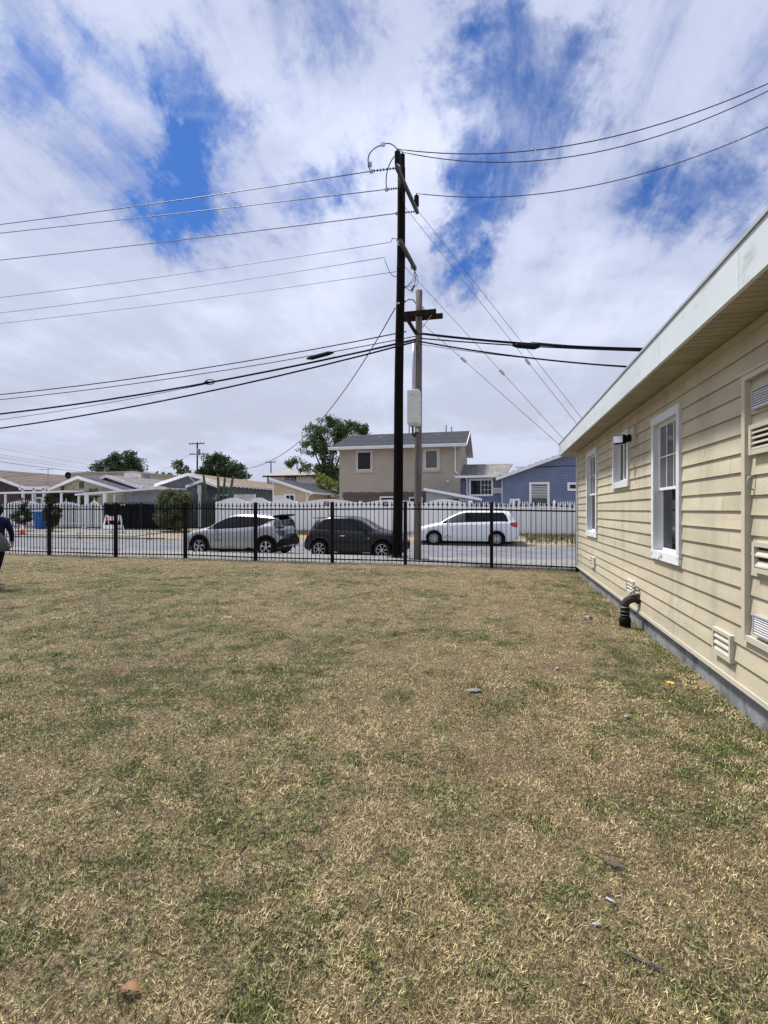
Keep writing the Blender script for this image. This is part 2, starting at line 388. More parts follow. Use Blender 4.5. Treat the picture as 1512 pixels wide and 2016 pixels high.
# ------------------------------------------------------------------ setting: ground, road, pavement
def gz(x, y):
    """lawn height"""
    return .018*math.sin(x*.9+1.3)*math.cos(y*.7) + .012*math.sin(x*2.3+y*1.7) - .06*max(0, min(1, (x-1.0)/.8))**2
def gzn(x, y): return .018*np.sin(x*.9+1.3)*np.cos(y*.7) + .012*np.sin(x*2.3+y*1.7) - .06*np.clip((x-1.0)/.8, 0, 1)**2
ROAD = -.15
m_ = MB(); m_.quad((-900, -300, -.32), (900, -300, -.32), (900, 1500, -.32), (-900, 1500, -.32))
struct(m_.build('ground', 'dirt'))
def lawn():
    xs = np.concatenate([np.linspace(-34, .8, 140), np.linspace(1.0, 2.2, 20)]); ys = np.linspace(-9, 13.99, 110)
    X, Y = np.meshgrid(xs, ys); Z = gzn(X, Y)
    v = np.stack([X, Y, Z], -1).reshape(-1, 3); nx = len(xs); ny = len(ys)
    i = (np.arange(ny-1)[:, None]*nx+np.arange(nx-1)[None, :]).ravel()
    idx = np.stack([i, i+1, i+1+nx, i+nx], 1).ravel()
    o = link('lawn', np_mesh('lawn', v, 4, idx, {}), 'lawn_soil', smooth=True); struct(o)
    # a solid edge below the lawn along the pavement
    return o
lawn()
pav = bpy.data.objects.new('pavement', None); C.objects.link(pav); struct(pav)
slab = withmat(MB().box(0, 1.49, 0, 1.17, -.30, 0).mesh('paving_slab'), 'pavement')
for i in range(-30, 18):
    for j in range(2):
        if not (-42 < i*1.5 < 22): continue
        piece('paving_slab', slab, pav, (i*1.5, 13.985+j*1.18, .002 + .006*random.random()))
kerb = bpy.data.objects.new('kerb', None); C.objects.link(kerb); struct(kerb)
km = withmat(MB().prism([(0, -.31), (.17, -.31), (.17, -.035), (.14, .004), (0, .004)], 'x', 0, 2.97).mesh('kerb_stone'), 'kerb')
for i in range(-14, 10): piece('kerb_stone', km, kerb, (i*3.0, 16.352, .004))
m_ = MB(); m_.quad((-200, 16.52, ROAD), (200, 16.52, ROAD), (200, 24.5, ROAD), (-200, 24.5, ROAD)); struct(m_.build('road', 'asphalt'))
m_ = MB(); m_.quad((-200, 16.52, ROAD+.004), (200, 16.52, ROAD+.004), (200, 16.95, ROAD+.004), (-200, 16.95, ROAD+.004)); struct(m_.build('gutter', 'kerb'))
# verge and yards across the street, rising gently to the fence line
m_ = MB(); prof = [(24.45, -.17), (24.6, -.06), (26.5, .02), (30, .14), (120, .16), (900, .18)]
for (y0, z0), (y1, z1) in zip(prof, prof[1:]): m_.quad((-600, y0, z0), (600, y0, z0), (600, y1, z1), (-600, y1, z1))
struct(m_.build('verge', 'dirt'))
def fgz(y):
    for (y0, z0), (y1, z1) in zip(prof, prof[1:]):
        if y0 <= y <= y1: return z0+(z1-z0)*(y-y0)/(y1-y0)
    return .15
far_pave = bpy.data.objects.new('far_pavement', None); C.objects.link(far_pave); struct(far_pave)
fs = withmat(MB().box(0, 1.78, 0, 1.5, -.2, 0).mesh('far_slab'), 'pavement')
for i in range(24):
    for j in range(3):
        x = -45+i*1.8
        if x < -22.5: piece('paving_slab', fs, far_pave, (x, 25.4+j*1.51, fgz(25.4+j*1.51)+.05), rot=(R(1.6), 0, 0))
fk = withmat(MB().box(0, 2.97, 0, .16, -.2, 0).mesh('far_kerb'), 'kerb')
fkr = bpy.data.objects.new('far_kerb', None); C.objects.link(fkr); struct(fkr)
for i in range(9): piece('kerb_stone', fk, fkr, (-46+i*3, 24.55, -.02))

# ------------------------------------------------------------------ the yellow house
X0 = 1.91; HY0, HY1 = -5.0, 13.08; PITCH = .155; Z0 = .20; SOF = 3.05
yh = thing('yellow_house', 'single storey house with cream lap siding, white fascia and white windows at the right edge', 'house', (X0, 4, 0))
WINS = [(10.50, 11.68, 1.04, 2.86, .10), (8.00, 9.05, 1.96, 2.82, .09), (5.84, 6.83, 1.00, 2.75, .09)]
DOOR = (3.25, 4.41, .60, 2.64)
holes = [(a+t, b-t, c+t, d-t) for a, b, c, d, t in WINS] + [(DOOR[0], DOOR[1], DOOR[2], DOOR[3])]
def board_profile(zk, za, zb, off=0):
    """x of the board's face at a height: thick lower edge, thin top tucked behind the next board"""
    f = lambda z: X0 - .021 + .019*(z-zk)/(PITCH+.012) - off
    return [(f(za), za), (f(zb), zb), (f(zb)+.011, zb), (f(za)+.011, za)]
def siding(parent, y0, y1, za, zb, zk, off=0, name='siding_board'):
    pr = board_profile(zk, za, zb, off); MB().prism(pr, 'y', y0+.0022, y1-.0022).build(name, 'siding', parent)
k = 0
while Z0+k*PITCH < SOF-.02:
    zk = Z0+k*PITCH; ztop = min(zk+PITCH+.012, SOF+.03)
    cuts = [HY0, HY1]; y = HY0 + 1.1 + random.random()*3
    while y < HY1-1: cuts.append(y); y += 3.2+random.random()*1.4
    cuts = sorted(cuts)
    for a, b in zip(cuts, cuts[1:]):
        segs = [(a, b)]
        for h in holes:
            if h[3] <= zk or h[2] >= zk+PITCH: continue
            ns = []
            for p, q in segs:
                if h[1] <= p or h[0] >= q: ns.append((p, q)); continue
                if p < h[0]: ns.append((p, h[0]))
                if q > h[1]: ns.append((h[1], q))
                pp, qq = max(p, h[0]), min(q, h[1])
                if h[2] > zk+.012: siding(yh, pp, qq, zk, h[2], zk)
                if h[3] < zk+PITCH-.012: siding(yh, pp, qq, h[3], ztop, zk)
            segs = ns
        for p, q in segs:
            if q-p > .03: siding(yh, p, q, zk, ztop, zk)
    k += 1
MB().box(X0-.038, X0+.01, HY0, HY1, Z0-.045, Z0-.004).build('drip_board', 'cream_trim', yh)
MB().box(X0+.02, X0+.25, HY0, HY1, -.30, Z0-.02).build('foundation', 'concrete', yh)
MB().box(X0+.34, 10.0, HY0, HY1-.02, Z0-.02, SOF+.05).build('inner_wall', 'room_dark', yh)
MB().box(X0-.050, X0+.34, HY1-.02, HY1+.045, Z0-.045, SOF).build('corner_board', 'trim_white', yh)
MB().box(X0+.34, 10.0, HY1-.02, HY1+.04, Z0-.045, SOF+.2).build('end_wall', 'siding', yh)
MB().box(X0-.028, X0+.004, HY0, HY1-.03, SOF-.075, SOF-.012).build('frieze_board', 'siding', yh)
# eave: soffit boards, fascia boards, gutter edge, low roof
EX = 1.52; EY1 = 13.68
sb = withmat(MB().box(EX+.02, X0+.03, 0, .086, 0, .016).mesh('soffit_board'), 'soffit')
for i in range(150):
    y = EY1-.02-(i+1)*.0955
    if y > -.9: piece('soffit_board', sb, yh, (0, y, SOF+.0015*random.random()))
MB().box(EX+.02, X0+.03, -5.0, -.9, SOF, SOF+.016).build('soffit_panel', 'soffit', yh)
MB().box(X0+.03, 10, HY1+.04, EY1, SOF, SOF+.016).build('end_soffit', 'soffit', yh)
for a, b in ((-5, -.4), (-.4, 3.62), (3.62, 5.25), (5.25, 8.65), (8.65, EY1)):
    MB().box(EX-.012, EX+.02, a+.002, b-.002, SOF-.025, SOF+.27).build('fascia_board', 'fascia', yh)
MB().box(EX+.02, 10, EY1, EY1+.03, SOF-.025, SOF+.27).build('end_fascia', 'fascia', yh)
MB().box(EX-.025, EX+.03, -5, EY1+.04, SOF+.272, SOF+.295).build('drip_edge', 'grey_metal', yh)
MB().prism([(EX-.005, SOF+.297), (6, SOF+.62), (10.4, SOF+.36), (10.4, SOF+.2), (EX+.03, SOF+.2)], 'y', -5, EY1).build('roof', 'shingle_grey', yh)

def yh_window(a, b, c, d, t, style):
    """casing around the opening, sashes set back in it, a pane in each, muntins on the upper sash"""
    xo = X0-.044
    m = MB()
    m.box(xo, X0+.012, a, a+t, c, d); m.box(xo, X0+.012, b-t, b, c, d)
    m.box(xo-.002, X0+.012, a-.002, b+.002, d-t*1.05, d+.002)
    w = m.build('window', 'trim_white', yh)
    MB().box(xo-.004, X0+.012, a-.002, b+.002, c-.002, c+t*1.1).build('sill', 'peeling' if style != 'slider' else 'trim_white', w)
    A, B, Cc, D = a+t, b-t, c+t*1.1, d-t*1.05
    xs = X0+.018
    MB().box(X0+.011, X0+.09, A-.03, A+.003, Cc-.03, D+.03).build('jamb', 'trim_white', w)
    MB().box(X0+.011, X0+.09, B-.003, B+.03, Cc-.03, D+.03).build('jamb', 'trim_white', w)
    MB().box(X0+.011, X0+.09, A+.003, B-.003, D-.003, D+.03).build('jamb', 'trim_white', w)
    MB().box(X0+.011, X0+.09, A+.003, B-.003, Cc-.03, Cc+.003).build('jamb', 'trim_white', w)
    def sash(y0, y1, z0, z1, x, pane, nv, nh, fw=.032):
        m = MB(); m.box(x, x+.03, y0, y0+fw, z0, z1); m.box(x, x+.03, y1-fw, y1, z0, z1)
        m.box(x+.001, x+.029, y0+fw, y1-fw, z0, z0+fw); m.box(x+.001, x+.029, y0+fw, y1-fw, z1-fw, z1)
        m.build('sash', 'white_paint', w)
        MB().box(x+.012, x+.016, y0+fw, y1-fw, z0+fw, z1-fw).build('pane', pane, w)
        for q in range(1, nv):
            yy = y0+fw+(y1-y0-2*fw)*q/nv; MB().box(x+.005, x+.0115, yy-.006, yy+.006, z0+fw, z1-fw).build('muntin', 'white_paint', w)
        for q in range(1, nh):
            zz = z0+fw+(z1-z0-2*fw)*q/nh; MB().box(x+.004, x+.0112, y0+fw, y1-fw, zz-.006, zz+.006).build('muntin', 'white_paint', w)
    if style == 'hung':
        zm = Cc+(D-Cc)*.49
        sash(A+.003, B-.003, zm-.02, D-.003, xs, 'glass_grey', 3, 2)
        sash(A+.003, B-.003, Cc+.003, zm+.012, xs+.034, 'glass_dark', 1, 1)
    else:
        ym = (A+B)/2
        sash(A+.003, ym+.02, Cc+.003, D-.003, xs, 'glass_grey', 1, 1)
        sash(ym-.012, B-.003, Cc+.003, D-.003, xs+.034, 'glass_dark', 1, 1)
for (a, b, c, d, t), st in zip(WINS, ('hung', 'slider', 'hung')): yh_window(a, b, c, d, t, st)

# access door of the same siding, with its frame, vents and handle
d0, d1, dz0, dz1 = DOOR
door = MB().box(X0+.02, X0+.05, d0, d1, dz0, dz1).build('access_door', 'siding', yh)
zk = dz0+.03
while zk < dz1-.03:
    pr = board_profile(zk, zk, min(zk+PITCH+.01, dz1-.03), -.004)
    MB().prism(pr, 'y', d0+.02, d1-.045).build('door_board', 'siding', door); zk += PITCH
MB().box(X0-.052, X0+.02, d1-.045, d1+.012, dz0-.02, dz1+.012).build('door_trim', 'cream_trim', door)
MB().box(X0-.052, X0+.02, d0, d1-.045, dz1-.03, dz1+.012).build('door_trim', 'cream_trim', door)
MB().box(X0-.050, X0+.02, d0, d1-.045, dz0-.02, dz0+.025).build('door_trim', 'cream_trim', door)
MB().box(X0-.060, X0+.0, d0, d1+.03, dz1+.014, dz1+.032).build('door_drip', 'cream_trim', door)
def louvre(name, parent, y0, y1, z0, z1, slats, m, frame=.03, tilt=.5, x=X0-.03, sl=None):
    f = MB(); f.box(x-.02, x+.03, y0, y0+frame, z0, z1); f.box(x-.02, x+.03, y1-frame, y1, z0, z1)
    f.box(x-.019, x+.03, y0+frame, y1-frame, z0, z0+frame); f.box(x-.019, x+.03, y0+frame, y1-frame, z1-frame, z1)
    o = f.build(name, m, parent)
    MB().box(x+.012, x+.028, y0+frame, y1-frame, z0+frame, z1-frame).build('vent_opening', 'room_dark', o if parent is None or parent is yh else parent)
    h = (z1-z0-2*frame)/slats; th = min(.008, h*.25)
    for i in range(slats):
        za = z0+frame+i*h; dx = .026
        q = [(x-.016, za+.08*h), (x-.016+dx, za+.08*h+tilt*h), (x-.016+dx, za+.08*h+tilt*h+th), (x-.016, za+.08*h+th*1.4)]
        MB().prism(q, 'y', y0+frame, y1-frame).build('slat', sl or m, o if parent is None or parent is yh else parent)
    return o
louvre('metal_vent', door, 3.80, 4.27, 2.36, 2.51, 7, 'grey_metal', .012, .10, sl='white_paint')
louvre('wooden_vent', door, 3.70, 4.31, 2.02, 2.25, 4, 'cream_trim', .035)
louvre('wooden_vent', door, 3.70, 4.26, 1.13, 1.36, 2, 'cream_trim', .035)
louvre('metal_vent', door, 3.80, 4.25, .66, .81, 7, 'grey_metal', .012, .10, sl='white_paint')
MB().tube([(X0-.012, 4.31, 1.865), (X0-.05, 4.31, 1.85), (X0-.055, 4.31, 1.81), (X0-.05, 4.31, 1.77), (X0-.012, 4.31, 1.755)], .006, 6).build('handle', 'galv', door, True)
for a, b, c, d in ((4.62, 4.98, .32, .55), (7.70, 8.08, .35, .56), (10.7, 11.1, .40, .62)): louvre('foundation_vent', yh, a, b, c, d, 3, 'cream_trim', .028, .75)
# flood light beside the small window
fl = MB().box(X0-.055, X0-.012, 7.63, 7.87, 2.52, 2.80).build('flood_light', 'cream_trim', yh)
MB().tube([(X0-.055, 7.75, 2.66), (X0-.16, 7.81, 2.62)], .05, 10).build('lamp_arm', 'black_plastic', fl, True)
hd = [(X0-.10, 7.73), (X0-.23, 7.85), (X0-.27, 7.8), (X0-.14, 7.68)]
m_ = MB(); m_.prism([(X0-.115, 7.76), (X0-.235, 7.87), (X0-.29, 7.805), (X0-.17, 7.695)], 'z', 2.57, 2.70); m_.build('lamp_head', 'black_plastic', fl, bevel=.008)
m_ = MB(); m_.prism([(X0-.180, 7.698), (X0-.283, 7.793), (X0-.287, 7.789), (X0-.184, 7.694)], 'z', 2.585, 2.685); m_.build('lens', 'lamp_clear', fl)

# drain pipe elbow coming out of the wall and the tap above it
px, py = 1.715, 7.50
dp = thing('drain_pipe', 'rusty black drain pipe elbow rising from the grass into the cream wall', 'pipe', (px, py, gz(px, py)))
arc = [(px, py, z) for z in (-.06, .10, .20, .25)] + [(px+.13*(1-math.cos(t)), py, .25+.10*math.sin(t)) for t in np.linspace(.25, math.pi/2, 7)] + [(X0+.0, py, .35)]
MB().tube(arc, .056, 14).build('elbow', 'rust', dp, True)
for z in (.115, .165, .225): MB().lathe(px, py, [(.058, z), (.063, z+.002), (.063, z+.007), (.058, z+.009)], 16).build('clamp', 'galv', dp, True)
MB().lathe(px, py, [(.060, -.06), (.076, -.05), (.078, .05), (.074, .075), (.064, .085), (.058, .09)], 16).build('coupling', 'rubber', dp, True)
MB().lathe(px, py, [(.057, .10), (.0615, .102), (.0615, .222), (.057, .224)], 16).build('rubber_sleeve', 'rubber', dp, True)
MB().tube([(X0-.048, py, .35), (X0-.02, py, .35)], .075, 16).build('flange', 'rust', dp, True)
tp = thing('hose_tap', 'small brass hose tap on the cream wall above the drain pipe', 'tap', (X0-.02, 7.48, .47))
MB().tube([(X0+.0, 7.48, .47), (X0-.09, 7.48, .47), (X0-.12, 7.48, .44), (X0-.125, 7.48, .41)], .014, 8).build('spout', 'galv', tp, True)
MB().tube([(X0-.07, 7.48, .47), (X0-.07, 7.48, .525)], .006, 6).build('stem', 'galv', tp)
MB().lathe(X0-.07, 7.48, [(.03, .525), (.034, .529), (.03, .534)], 10).build('handle', 'galv', tp)

# ------------------------------------------------------------------ black iron fence along the lawn
FY = 14.0
fe = thing('iron_fence', 'black iron picket fence with spear tops between lawn and pavement', 'fence', (-8, FY, 0))
posts = [-20.9, -18.2, -15.49, -12.71, -10.02, -7.50, -4.95, -2.70, -.24, 2.02]
pm = MB().box(-.046, .046, -.046, .046, -.15, 1.80); pm.box(-.054, .054, -.054, .054, 1.80, 1.825)
pm.hull([(-.054, -.054, 1.825), (.054, -.054, 1.825), (.054, .054, 1.825), (-.054, .054, 1.825)], [(-.02, -.02, 1.86), (.02, -.02, 1.86), (.02, .02, 1.86), (-.02, .02, 1.86)])
pme = withmat(pm.mesh('post'), 'post_iron')
def hz(x): return gz(x, FY)
for x in posts: piece('post', pme, fe, (x, FY, hz(x)))
pk = MB().box(-.008, .008, -.008, .008, .025, 1.73)
pk.prism([(-.010, 1.70), (.010, 1.70), (.014, 1.735), (.034, 1.715), (.040, 1.735), (.016, 1.765), (.012, 1.80), (0, 1.845), (-.012, 1.80), (-.016, 1.765), (-.040, 1.735), (-.034, 1.715), (-.014, 1.735)], 'y', -.005, .005)
pke = withmat(pk.mesh('picket'), 'black_iron')
orn = MB()
for sx in (-1, 1):
    for sz, z0 in ((1, .78), (-1, .66)):
        orn.tube([(sx*.010, 0, z0), (sx*.05, 0, z0+sz*.055), (sx*.085, 0, z0+sz*.05), (sx*.095, 0, z0+sz*.02), (sx*.07, 0, z0+sz*.005), (sx*.058, 0, z0+sz*.022)], .006, 5)
orn.prism([(-.022, .84), (.022, .84), (.008, .90), (0, .95), (-.008, .90)], 'y', -.006, .006)
orn.box(-.014, .014, -.012, .012, .69, .75)
orne = withmat(orn.mesh('scroll_ornament'), 'black_iron')
for a, b in zip(posts, posts[1:]):
    n = max(3, round((b-a)/.135)); h0, h1 = hz(a), hz(b)
    for zr, th in ((1.605, .042), (.095, .036)):
        MB().hull([(a+.05, FY-.017, h0+zr), (a+.05, FY+.017, h0+zr), (a+.05, FY+.017, h0+zr+th), (a+.05, FY-.017, h0+zr+th)],
                  [(b-.05, FY-.017, h1+zr), (b-.05, FY+.017, h1+zr), (b-.05, FY+.017, h1+zr+th), (b-.05, FY-.017, h1+zr+th)]).build('rail', 'black_iron', fe)
    for i in range(1, n):
        x = a+(b-a)*i/n; piece('picket', pke, fe, (x, FY, hz(x)+random.uniform(-.004, .004)), rot=(0, R(random.uniform(-.25, .25)), 0))
    i = n//2; piece('scroll_ornament', orne, fe, (a+(b-a)*i/n, FY-.012, hz((a+b)/2)))

# ------------------------------------------------------------------ grass
def blades():
    cam2 = np.array([0., 0.])
    n = 1500000
    # sample in polar form round the camera so that density falls with distance
    r = 0.9 + (19.5-.9)*rng.random(n)**1.15
    th = R(90+YAW) + (rng.random(n)-.5)*R(126)
    x = r*np.cos(th); y = r*np.sin(th)
    keep = (x < X0+.005) & (y < 13.96) & (x > -21) & (y > .2)
    x, y, r = x[keep], y[keep], r[keep]
    extra = 9000
    ex = rng.random(extra)*3.6-2.0; ey = rng.random(extra)*3-2.8
    x = np.concatenate([x, ex]); y = np.concatenate([y, ey]); r = np.concatenate([r, np.full(extra, 2.0)])
    n = len(x); print('blades', n)
    z = gzn(x, y)
    clump = (np.sin(x*7.1+1.7*np.sin(y*5.3))*np.sin(y*6.3+1.3*np.sin(x*4.9))+np.sin(x*2.1+y*1.3)*.6)
    h = (.008+.016*rng.random(n)**1.8)*(1+.28*clump)*(1+r*.012)
    lay = rng.random(n) < .42
    long_ = rng.random(n) < .02
    lean = np.where(lay, .9+.5*rng.random(n), .25+.6*rng.random(n))
    h = np.where(lay, h*1.15, h); h = np.where(long_, h*1.7, h); h = h*np.clip(.72+.10*r, .8, 1.0)
    w = (.0007+.0009*rng.random(n))*(1+np.clip(r-1.5, 0, 20)*.22)
    a = rng.random(n)*2*np.pi; b = a+np.pi/2+(rng.random(n)-.5)
    dx, dy = np.cos(a), np.sin(a); px_, py_ = np.cos(b), np.sin(b)
    sl, cl = np.sin(lean), np.cos(lean)
    z0 = z-.003+np.where(lay, .012*rng.random(n), 0)
    base = np.stack([x, y, z0], 1)
    pv = np.stack([px_*w, py_*w, np.zeros(n)], 1)
    mid = base + np.stack([dx*sl*h*.45, dy*sl*h*.45, cl*h*.62], 1)
    tip = base + np.stack([dx*sl*h, dy*sl*h, cl*h*.85+.004], 1)
    # taller green tufts and mats of flattened straw, a clump at a time
    TX = []; 
    for q in range(330):
        d = 1.2+11.5*rng.random()**1.3; th_ = R(90+YAW)+(rng.random()-.5)*R(100); cx, cy = d*math.cos(th_), d*math.sin(th_)
        if cx > X0-.06 or cy > 13.7: continue
        straw_ = rng.random() < .05; k = int(60+110*rng.random()); sp_ = .03+.08*rng.random()
        TX.append((cx, cy, straw_, k, sp_, d))
    for q in range(150):
        TX.append((X0-.01-.16*rng.random()**2, .8+12*rng.random(), rng.random() < .45, 80, .08, 4.0))
    ax, ay, ah, al, ar, atone, aR = [], [], [], [], [], [], []
    for cx, cy, straw_, k, sp_, d in TX:
        ax.append(cx+rng.normal(size=k)*sp_); ay.append(cy+rng.normal(size=k)*sp_)
        ah.append((.018+.030*rng.random(k))*(1.0 if not straw_ else 1.2)); al.append((1.15+.35*rng.random(k)) if straw_ else (.15+.8*rng.random(k)))
        ar.append(np.full(k, .97) if straw_ else .12*rng.random(k)); atone.append(rng.random(k)*(.8 if not straw_ else 1)); aR.append(np.full(k, d))
    ax, ay, ah, al, ar, atone, aR = [np.concatenate(q) for q in (ax, ay, ah, al, ar, atone, aR)]
    ok = (ax < X0+.01) & (ay < 13.95); ax, ay, ah, al, ar, atone, aR = [q[ok] for q in (ax, ay, ah, al, ar, atone, aR)]
    k = len(ax); aa = rng.random(k)*2*np.pi; az = gzn(ax, ay)-.002+np.where(al > 1.1, .012*rng.random(k), 0)
    ab = np.stack([ax, ay, az], 1); aw = (.0009+.0010*rng.random(k))*(1+np.clip(aR-1.5, 0, 20)*.2)
    base = np.concatenate([base, ab]); pv = np.concatenate([pv, np.stack([-np.sin(aa)*aw, np.cos(aa)*aw, 0*aw], 1)])
    mid = np.concatenate([mid, ab+np.stack([np.cos(aa)*np.sin(al)*ah*.45, np.sin(aa)*np.sin(al)*ah*.45, np.cos(al)*ah*.62], 1)])
    tip = np.concatenate([tip, ab+np.stack([np.cos(aa)*np.sin(al)*ah, np.sin(aa)*np.sin(al)*ah, np.cos(al)*ah*.85+.004], 1)])
    r = np.concatenate([r, aR]); n = len(r)
    near = r < 5.0
    V = []; I = []; rn = rng.random(n); tn = rng.random(n)
    def cells(sz, salt):
        jx = base[:, 0]/sz+.35*np.sin(base[:, 1]*2.1/sz+salt); jy = base[:, 1]/sz+.35*np.sin(base[:, 0]*1.7/sz+salt*2)
        q = np.sin(np.floor(jx)*127.1+np.floor(jy)*311.7+salt*17.3)*43758.5453; return q-np.floor(q)
    tn = np.clip(.34*tn+.24*cells(.022, 1)+.22*cells(.05, 2)+.20*cells(.12, 3), 0, 1); tn = np.clip((tn-.5)*1.75+.46, 0, 1)
    rn = np.clip((.45*rn+.3*cells(.06, 4)+.25*cells(.15, 5)-.5)*1.5+.5, 0, 1)
    rn[-k:] = ar; tn[-k:] = atone; RN = []; TN = []; off = 0
    # near blades bend (two faces), far ones are single triangles
    for sel, bent in ((near, True), (~near, False)):
        kk = sel.sum()
        if bent: pts = np.stack([base[sel]-pv[sel], base[sel]+pv[sel], mid[sel]+pv[sel]*.8, tip[sel], mid[sel]-pv[sel]*.8], 1); c = 5; q = np.array([0, 1, 2, 0, 2, 4, 4, 2, 3])
        else: pts = np.stack([base[sel]-pv[sel], base[sel]+pv[sel], tip[sel]], 1); c = 3; q = np.array([0, 1, 2])
        V.append(pts.reshape(-1, 3)); I.append((off+np.arange(kk)[:, None]*c+q[None, :]).ravel()); off += kk*c
        RN.append(np.repeat(rn[sel], c)); TN.append(np.repeat(tn[sel], c))
    me = np_mesh('grass', np.concatenate(V), 3, np.concatenate(I), {'rnd': np.concatenate(RN), 'tone': np.concatenate(TN)})
    o = link('grass', me, 'lawn_blade'); tag(o, 'short patchy lawn of dry straw and green grass blades', 'grass', kind='stuff')
    print('grass tris', len(me.polygons))
blades()

# ------------------------------------------------------------------ utility poles
PX, PY, PT = -3.37, 16.02, 13.05
def pole_x(z): return PX+.16*z/PT
up = thing('utility_pole', 'tall dark brown utility pole with two crossarms beside the parked cars', 'utility pole', (PX, PY, 0))
zs = np.linspace(-.3, PT, 14)
MB().tube([(pole_x(z)+.012*math.sin(z*.8), PY, z) for z in zs], [.172-.042*max(0, z)/PT for z in zs], 16).build('pole_shaft', 'creosote', up, True)
A0, A1 = Vector((-3.15, 14.86, 12.30)), Vector((-2.90, 17.34, 12.30))
B0, B1 = Vector((-3.08, 15.10, 10.10)), Vector((-2.92, 16.98, 10.10))
def crossarm(a, b, w=.05, h=.062):
    d = (b-a).normalized(); s = Vector((d.y, -d.x, 0))*w; u = Vector((0, 0, h))
    return MB().hull([tuple(a-s-u), tuple(a+s-u), tuple(a+s+u), tuple(a-s+u)], [tuple(b-s-u), tuple(b+s-u), tuple(b+s+u), tuple(b-s+u)])
ca1 = crossarm(A0, A1).build('crossarm', 'arm_wood', up); ca2 = crossarm(B0, B1).build('crossarm', 'arm_wood', up)
def on(a, b, t): return a+(b-a)*t
for p in (on(A0, A1, .04), Vector((pole_x(13)+.02, PY, 12.97)), on(A0, A1, .95)):
    prof_ = [(.02, p.z+.07), (.02, p.z+.14)]
    for i in range(9): zz = p.z+.15+i*.042; prof_ += [(.088, zz), (.088, zz+.024), (.070, zz+.030)]
    prof_ += [(.03, p.z+.54), (.018, p.z+.56), (.018, p.z+.62)]
    MB().lathe(p.x, p.y, prof_, 12).build('insulator', 'rubber', up)
    MB().lathe(p.x, p.y, [(.05, p.z+.076), (.05, p.z+.13), (.03, p.z+.14)], 10).build('insulator_base', 'porcelain', up)
# dead-end strings to the left, jumper loops and the small gear
def ribbed(a, b, n, r0, r1, k=8):
    a, b = Vector(a), Vector(b); pts = []; rr = []
    for i in range(n):
        for f, r in ((.0, r0), (.45, r0), (.5, r1), (.7, r1), (.75, r0)): pts.append(a+(b-a)*((i+f)/n)); rr.append(r)
    pts.append(b); rr.append(r0); return MB().tube(pts, rr, k)
ends = []
for t, ln in ((.03, .72), (.42, .55), (.97, .62)):
    p = on(A0, A1, t)+Vector((-.06, 0, 0)); e = p+Vector((-ln, 0, .03)); ends.append(e)
    ribbed(p, e, 7, .013, .042).build('strain_insulator', 'cable', up)
    MB().box(e.x-.10, e.x, e.y-.03, e.y+.03, e.z-.05, e.z+.04).build('wire_clamp', 'galv', up)
p1, p2 = on(A0, A1, .04), Vector((pole_x(13)+.02, PY, 12.97))
def arcpts(a, b, sag, n=14, side=(0, 0, 0)):
    a, b = Vector(a), Vector(b); s = Vector(side)
    return [a+(b-a)*t + (Vector((0, 0, -sag))+s)*(4*t*(1-t)) for t in np.linspace(0, 1, n)]
MB().tube(arcpts(ends[0]+Vector((-.08, 0, 0)), (p1.x-.52, p1.y, p1.z+.82), -.05, 10, (-.22, 0, .1)), .017, 6).build('jumper_wire', 'cable', up, True)
MB().tube(arcpts((p1.x-.40, p1.y, p1.z+.84), (p1.x, p1.y, p1.z+.60), -.08, 8), .015, 6).build('jumper_wire', 'cable', up, True)
MB().tube(arcpts(ends[1]+Vector((-.05, 0, 0)), (p1.x-.12, p2.y-.3, p2.z+.40), -.08, 10, (-.15, 0, .05)), .017, 6).build('jumper_wire', 'cable', up, True)
MB().tube(arcpts((p1.x-.06, p2.y-.3, p2.z+.46), (p2.x, p2.y, p2.z+.60), -.06, 8), .012, 6).build('jumper_wire', 'cable', up, True)
MB().box(p1.x-.53, p1.x-.40, p1.y-.03, p1.y+.03, p1.z+.78, p1.z+.88).build('cutout', 'box_grey', up)
MB().box(p1.x-.15, p1.x-.05, p2.y-.33, p2.y-.27, p2.z+.36, p2.z+.50).build('cutout', 'galv', up)
MB().box(ends[0].x-.17, ends[0].x-.05, p1.y-.03, p1.y+.03, p1.z+.20, p1.z+.34).build('cutout', 'galv', up)
p3 = on(A0, A1, .95)
for t, sgn in ((.06, -1), (.5, -1), (.93, -1)):
    p = on(B0, B1, t); MB().lathe(p.x+sgn*.09, p.y, [(.02, p.z-.07), (.05, p.z-.05), (.05, p.z-.02), (.03, p.z), (.05, p.z+.02), (.05, p.z+.05), (.02, p.z+.07)], 10).build('spool_insulator', 'porcelain', up)
q = on(B0, B1, .06)
MB().tube([(q.x-.35, q.y, q.z+.05), (q.x-.30, q.y+.1, q.z+.24), (q.x-.20, q.y+.2, q.z+.26), (q.x-.15, q.y+.3, q.z+.05), (q.x-.18, q.y+.4, q.z-.25), (q.x-.1, q.y+.6, q.z-.42), (PX+.0, PY-.1, q.z-.45)], .011, 6).build('jumper_wire', 'cable', up, True)
MB().tube(arcpts((q.x-.75, q.y+.9, q.z+.02), (PX+.05, PY-.05, q.z-.65), .25, 10), .010, 6).build('jumper_wire', 'cable', up, True)
q = B1
for i, (dx, dz) in enumerate(((-.25, -.75), (-.05, -.95), (.12, -.72), (.02, -.55))):
    MB().tube([(q.x-.02, q.y, q.z-.06), (q.x+dx*.4+.05, q.y-.1, q.z+dz*.5), (q.x+dx, q.y-.3, q.z+dz), (q.x-.28, PY+.2, q.z-.85-.06*i)], .010, 6).build('service_loop', 'cable', up, True)
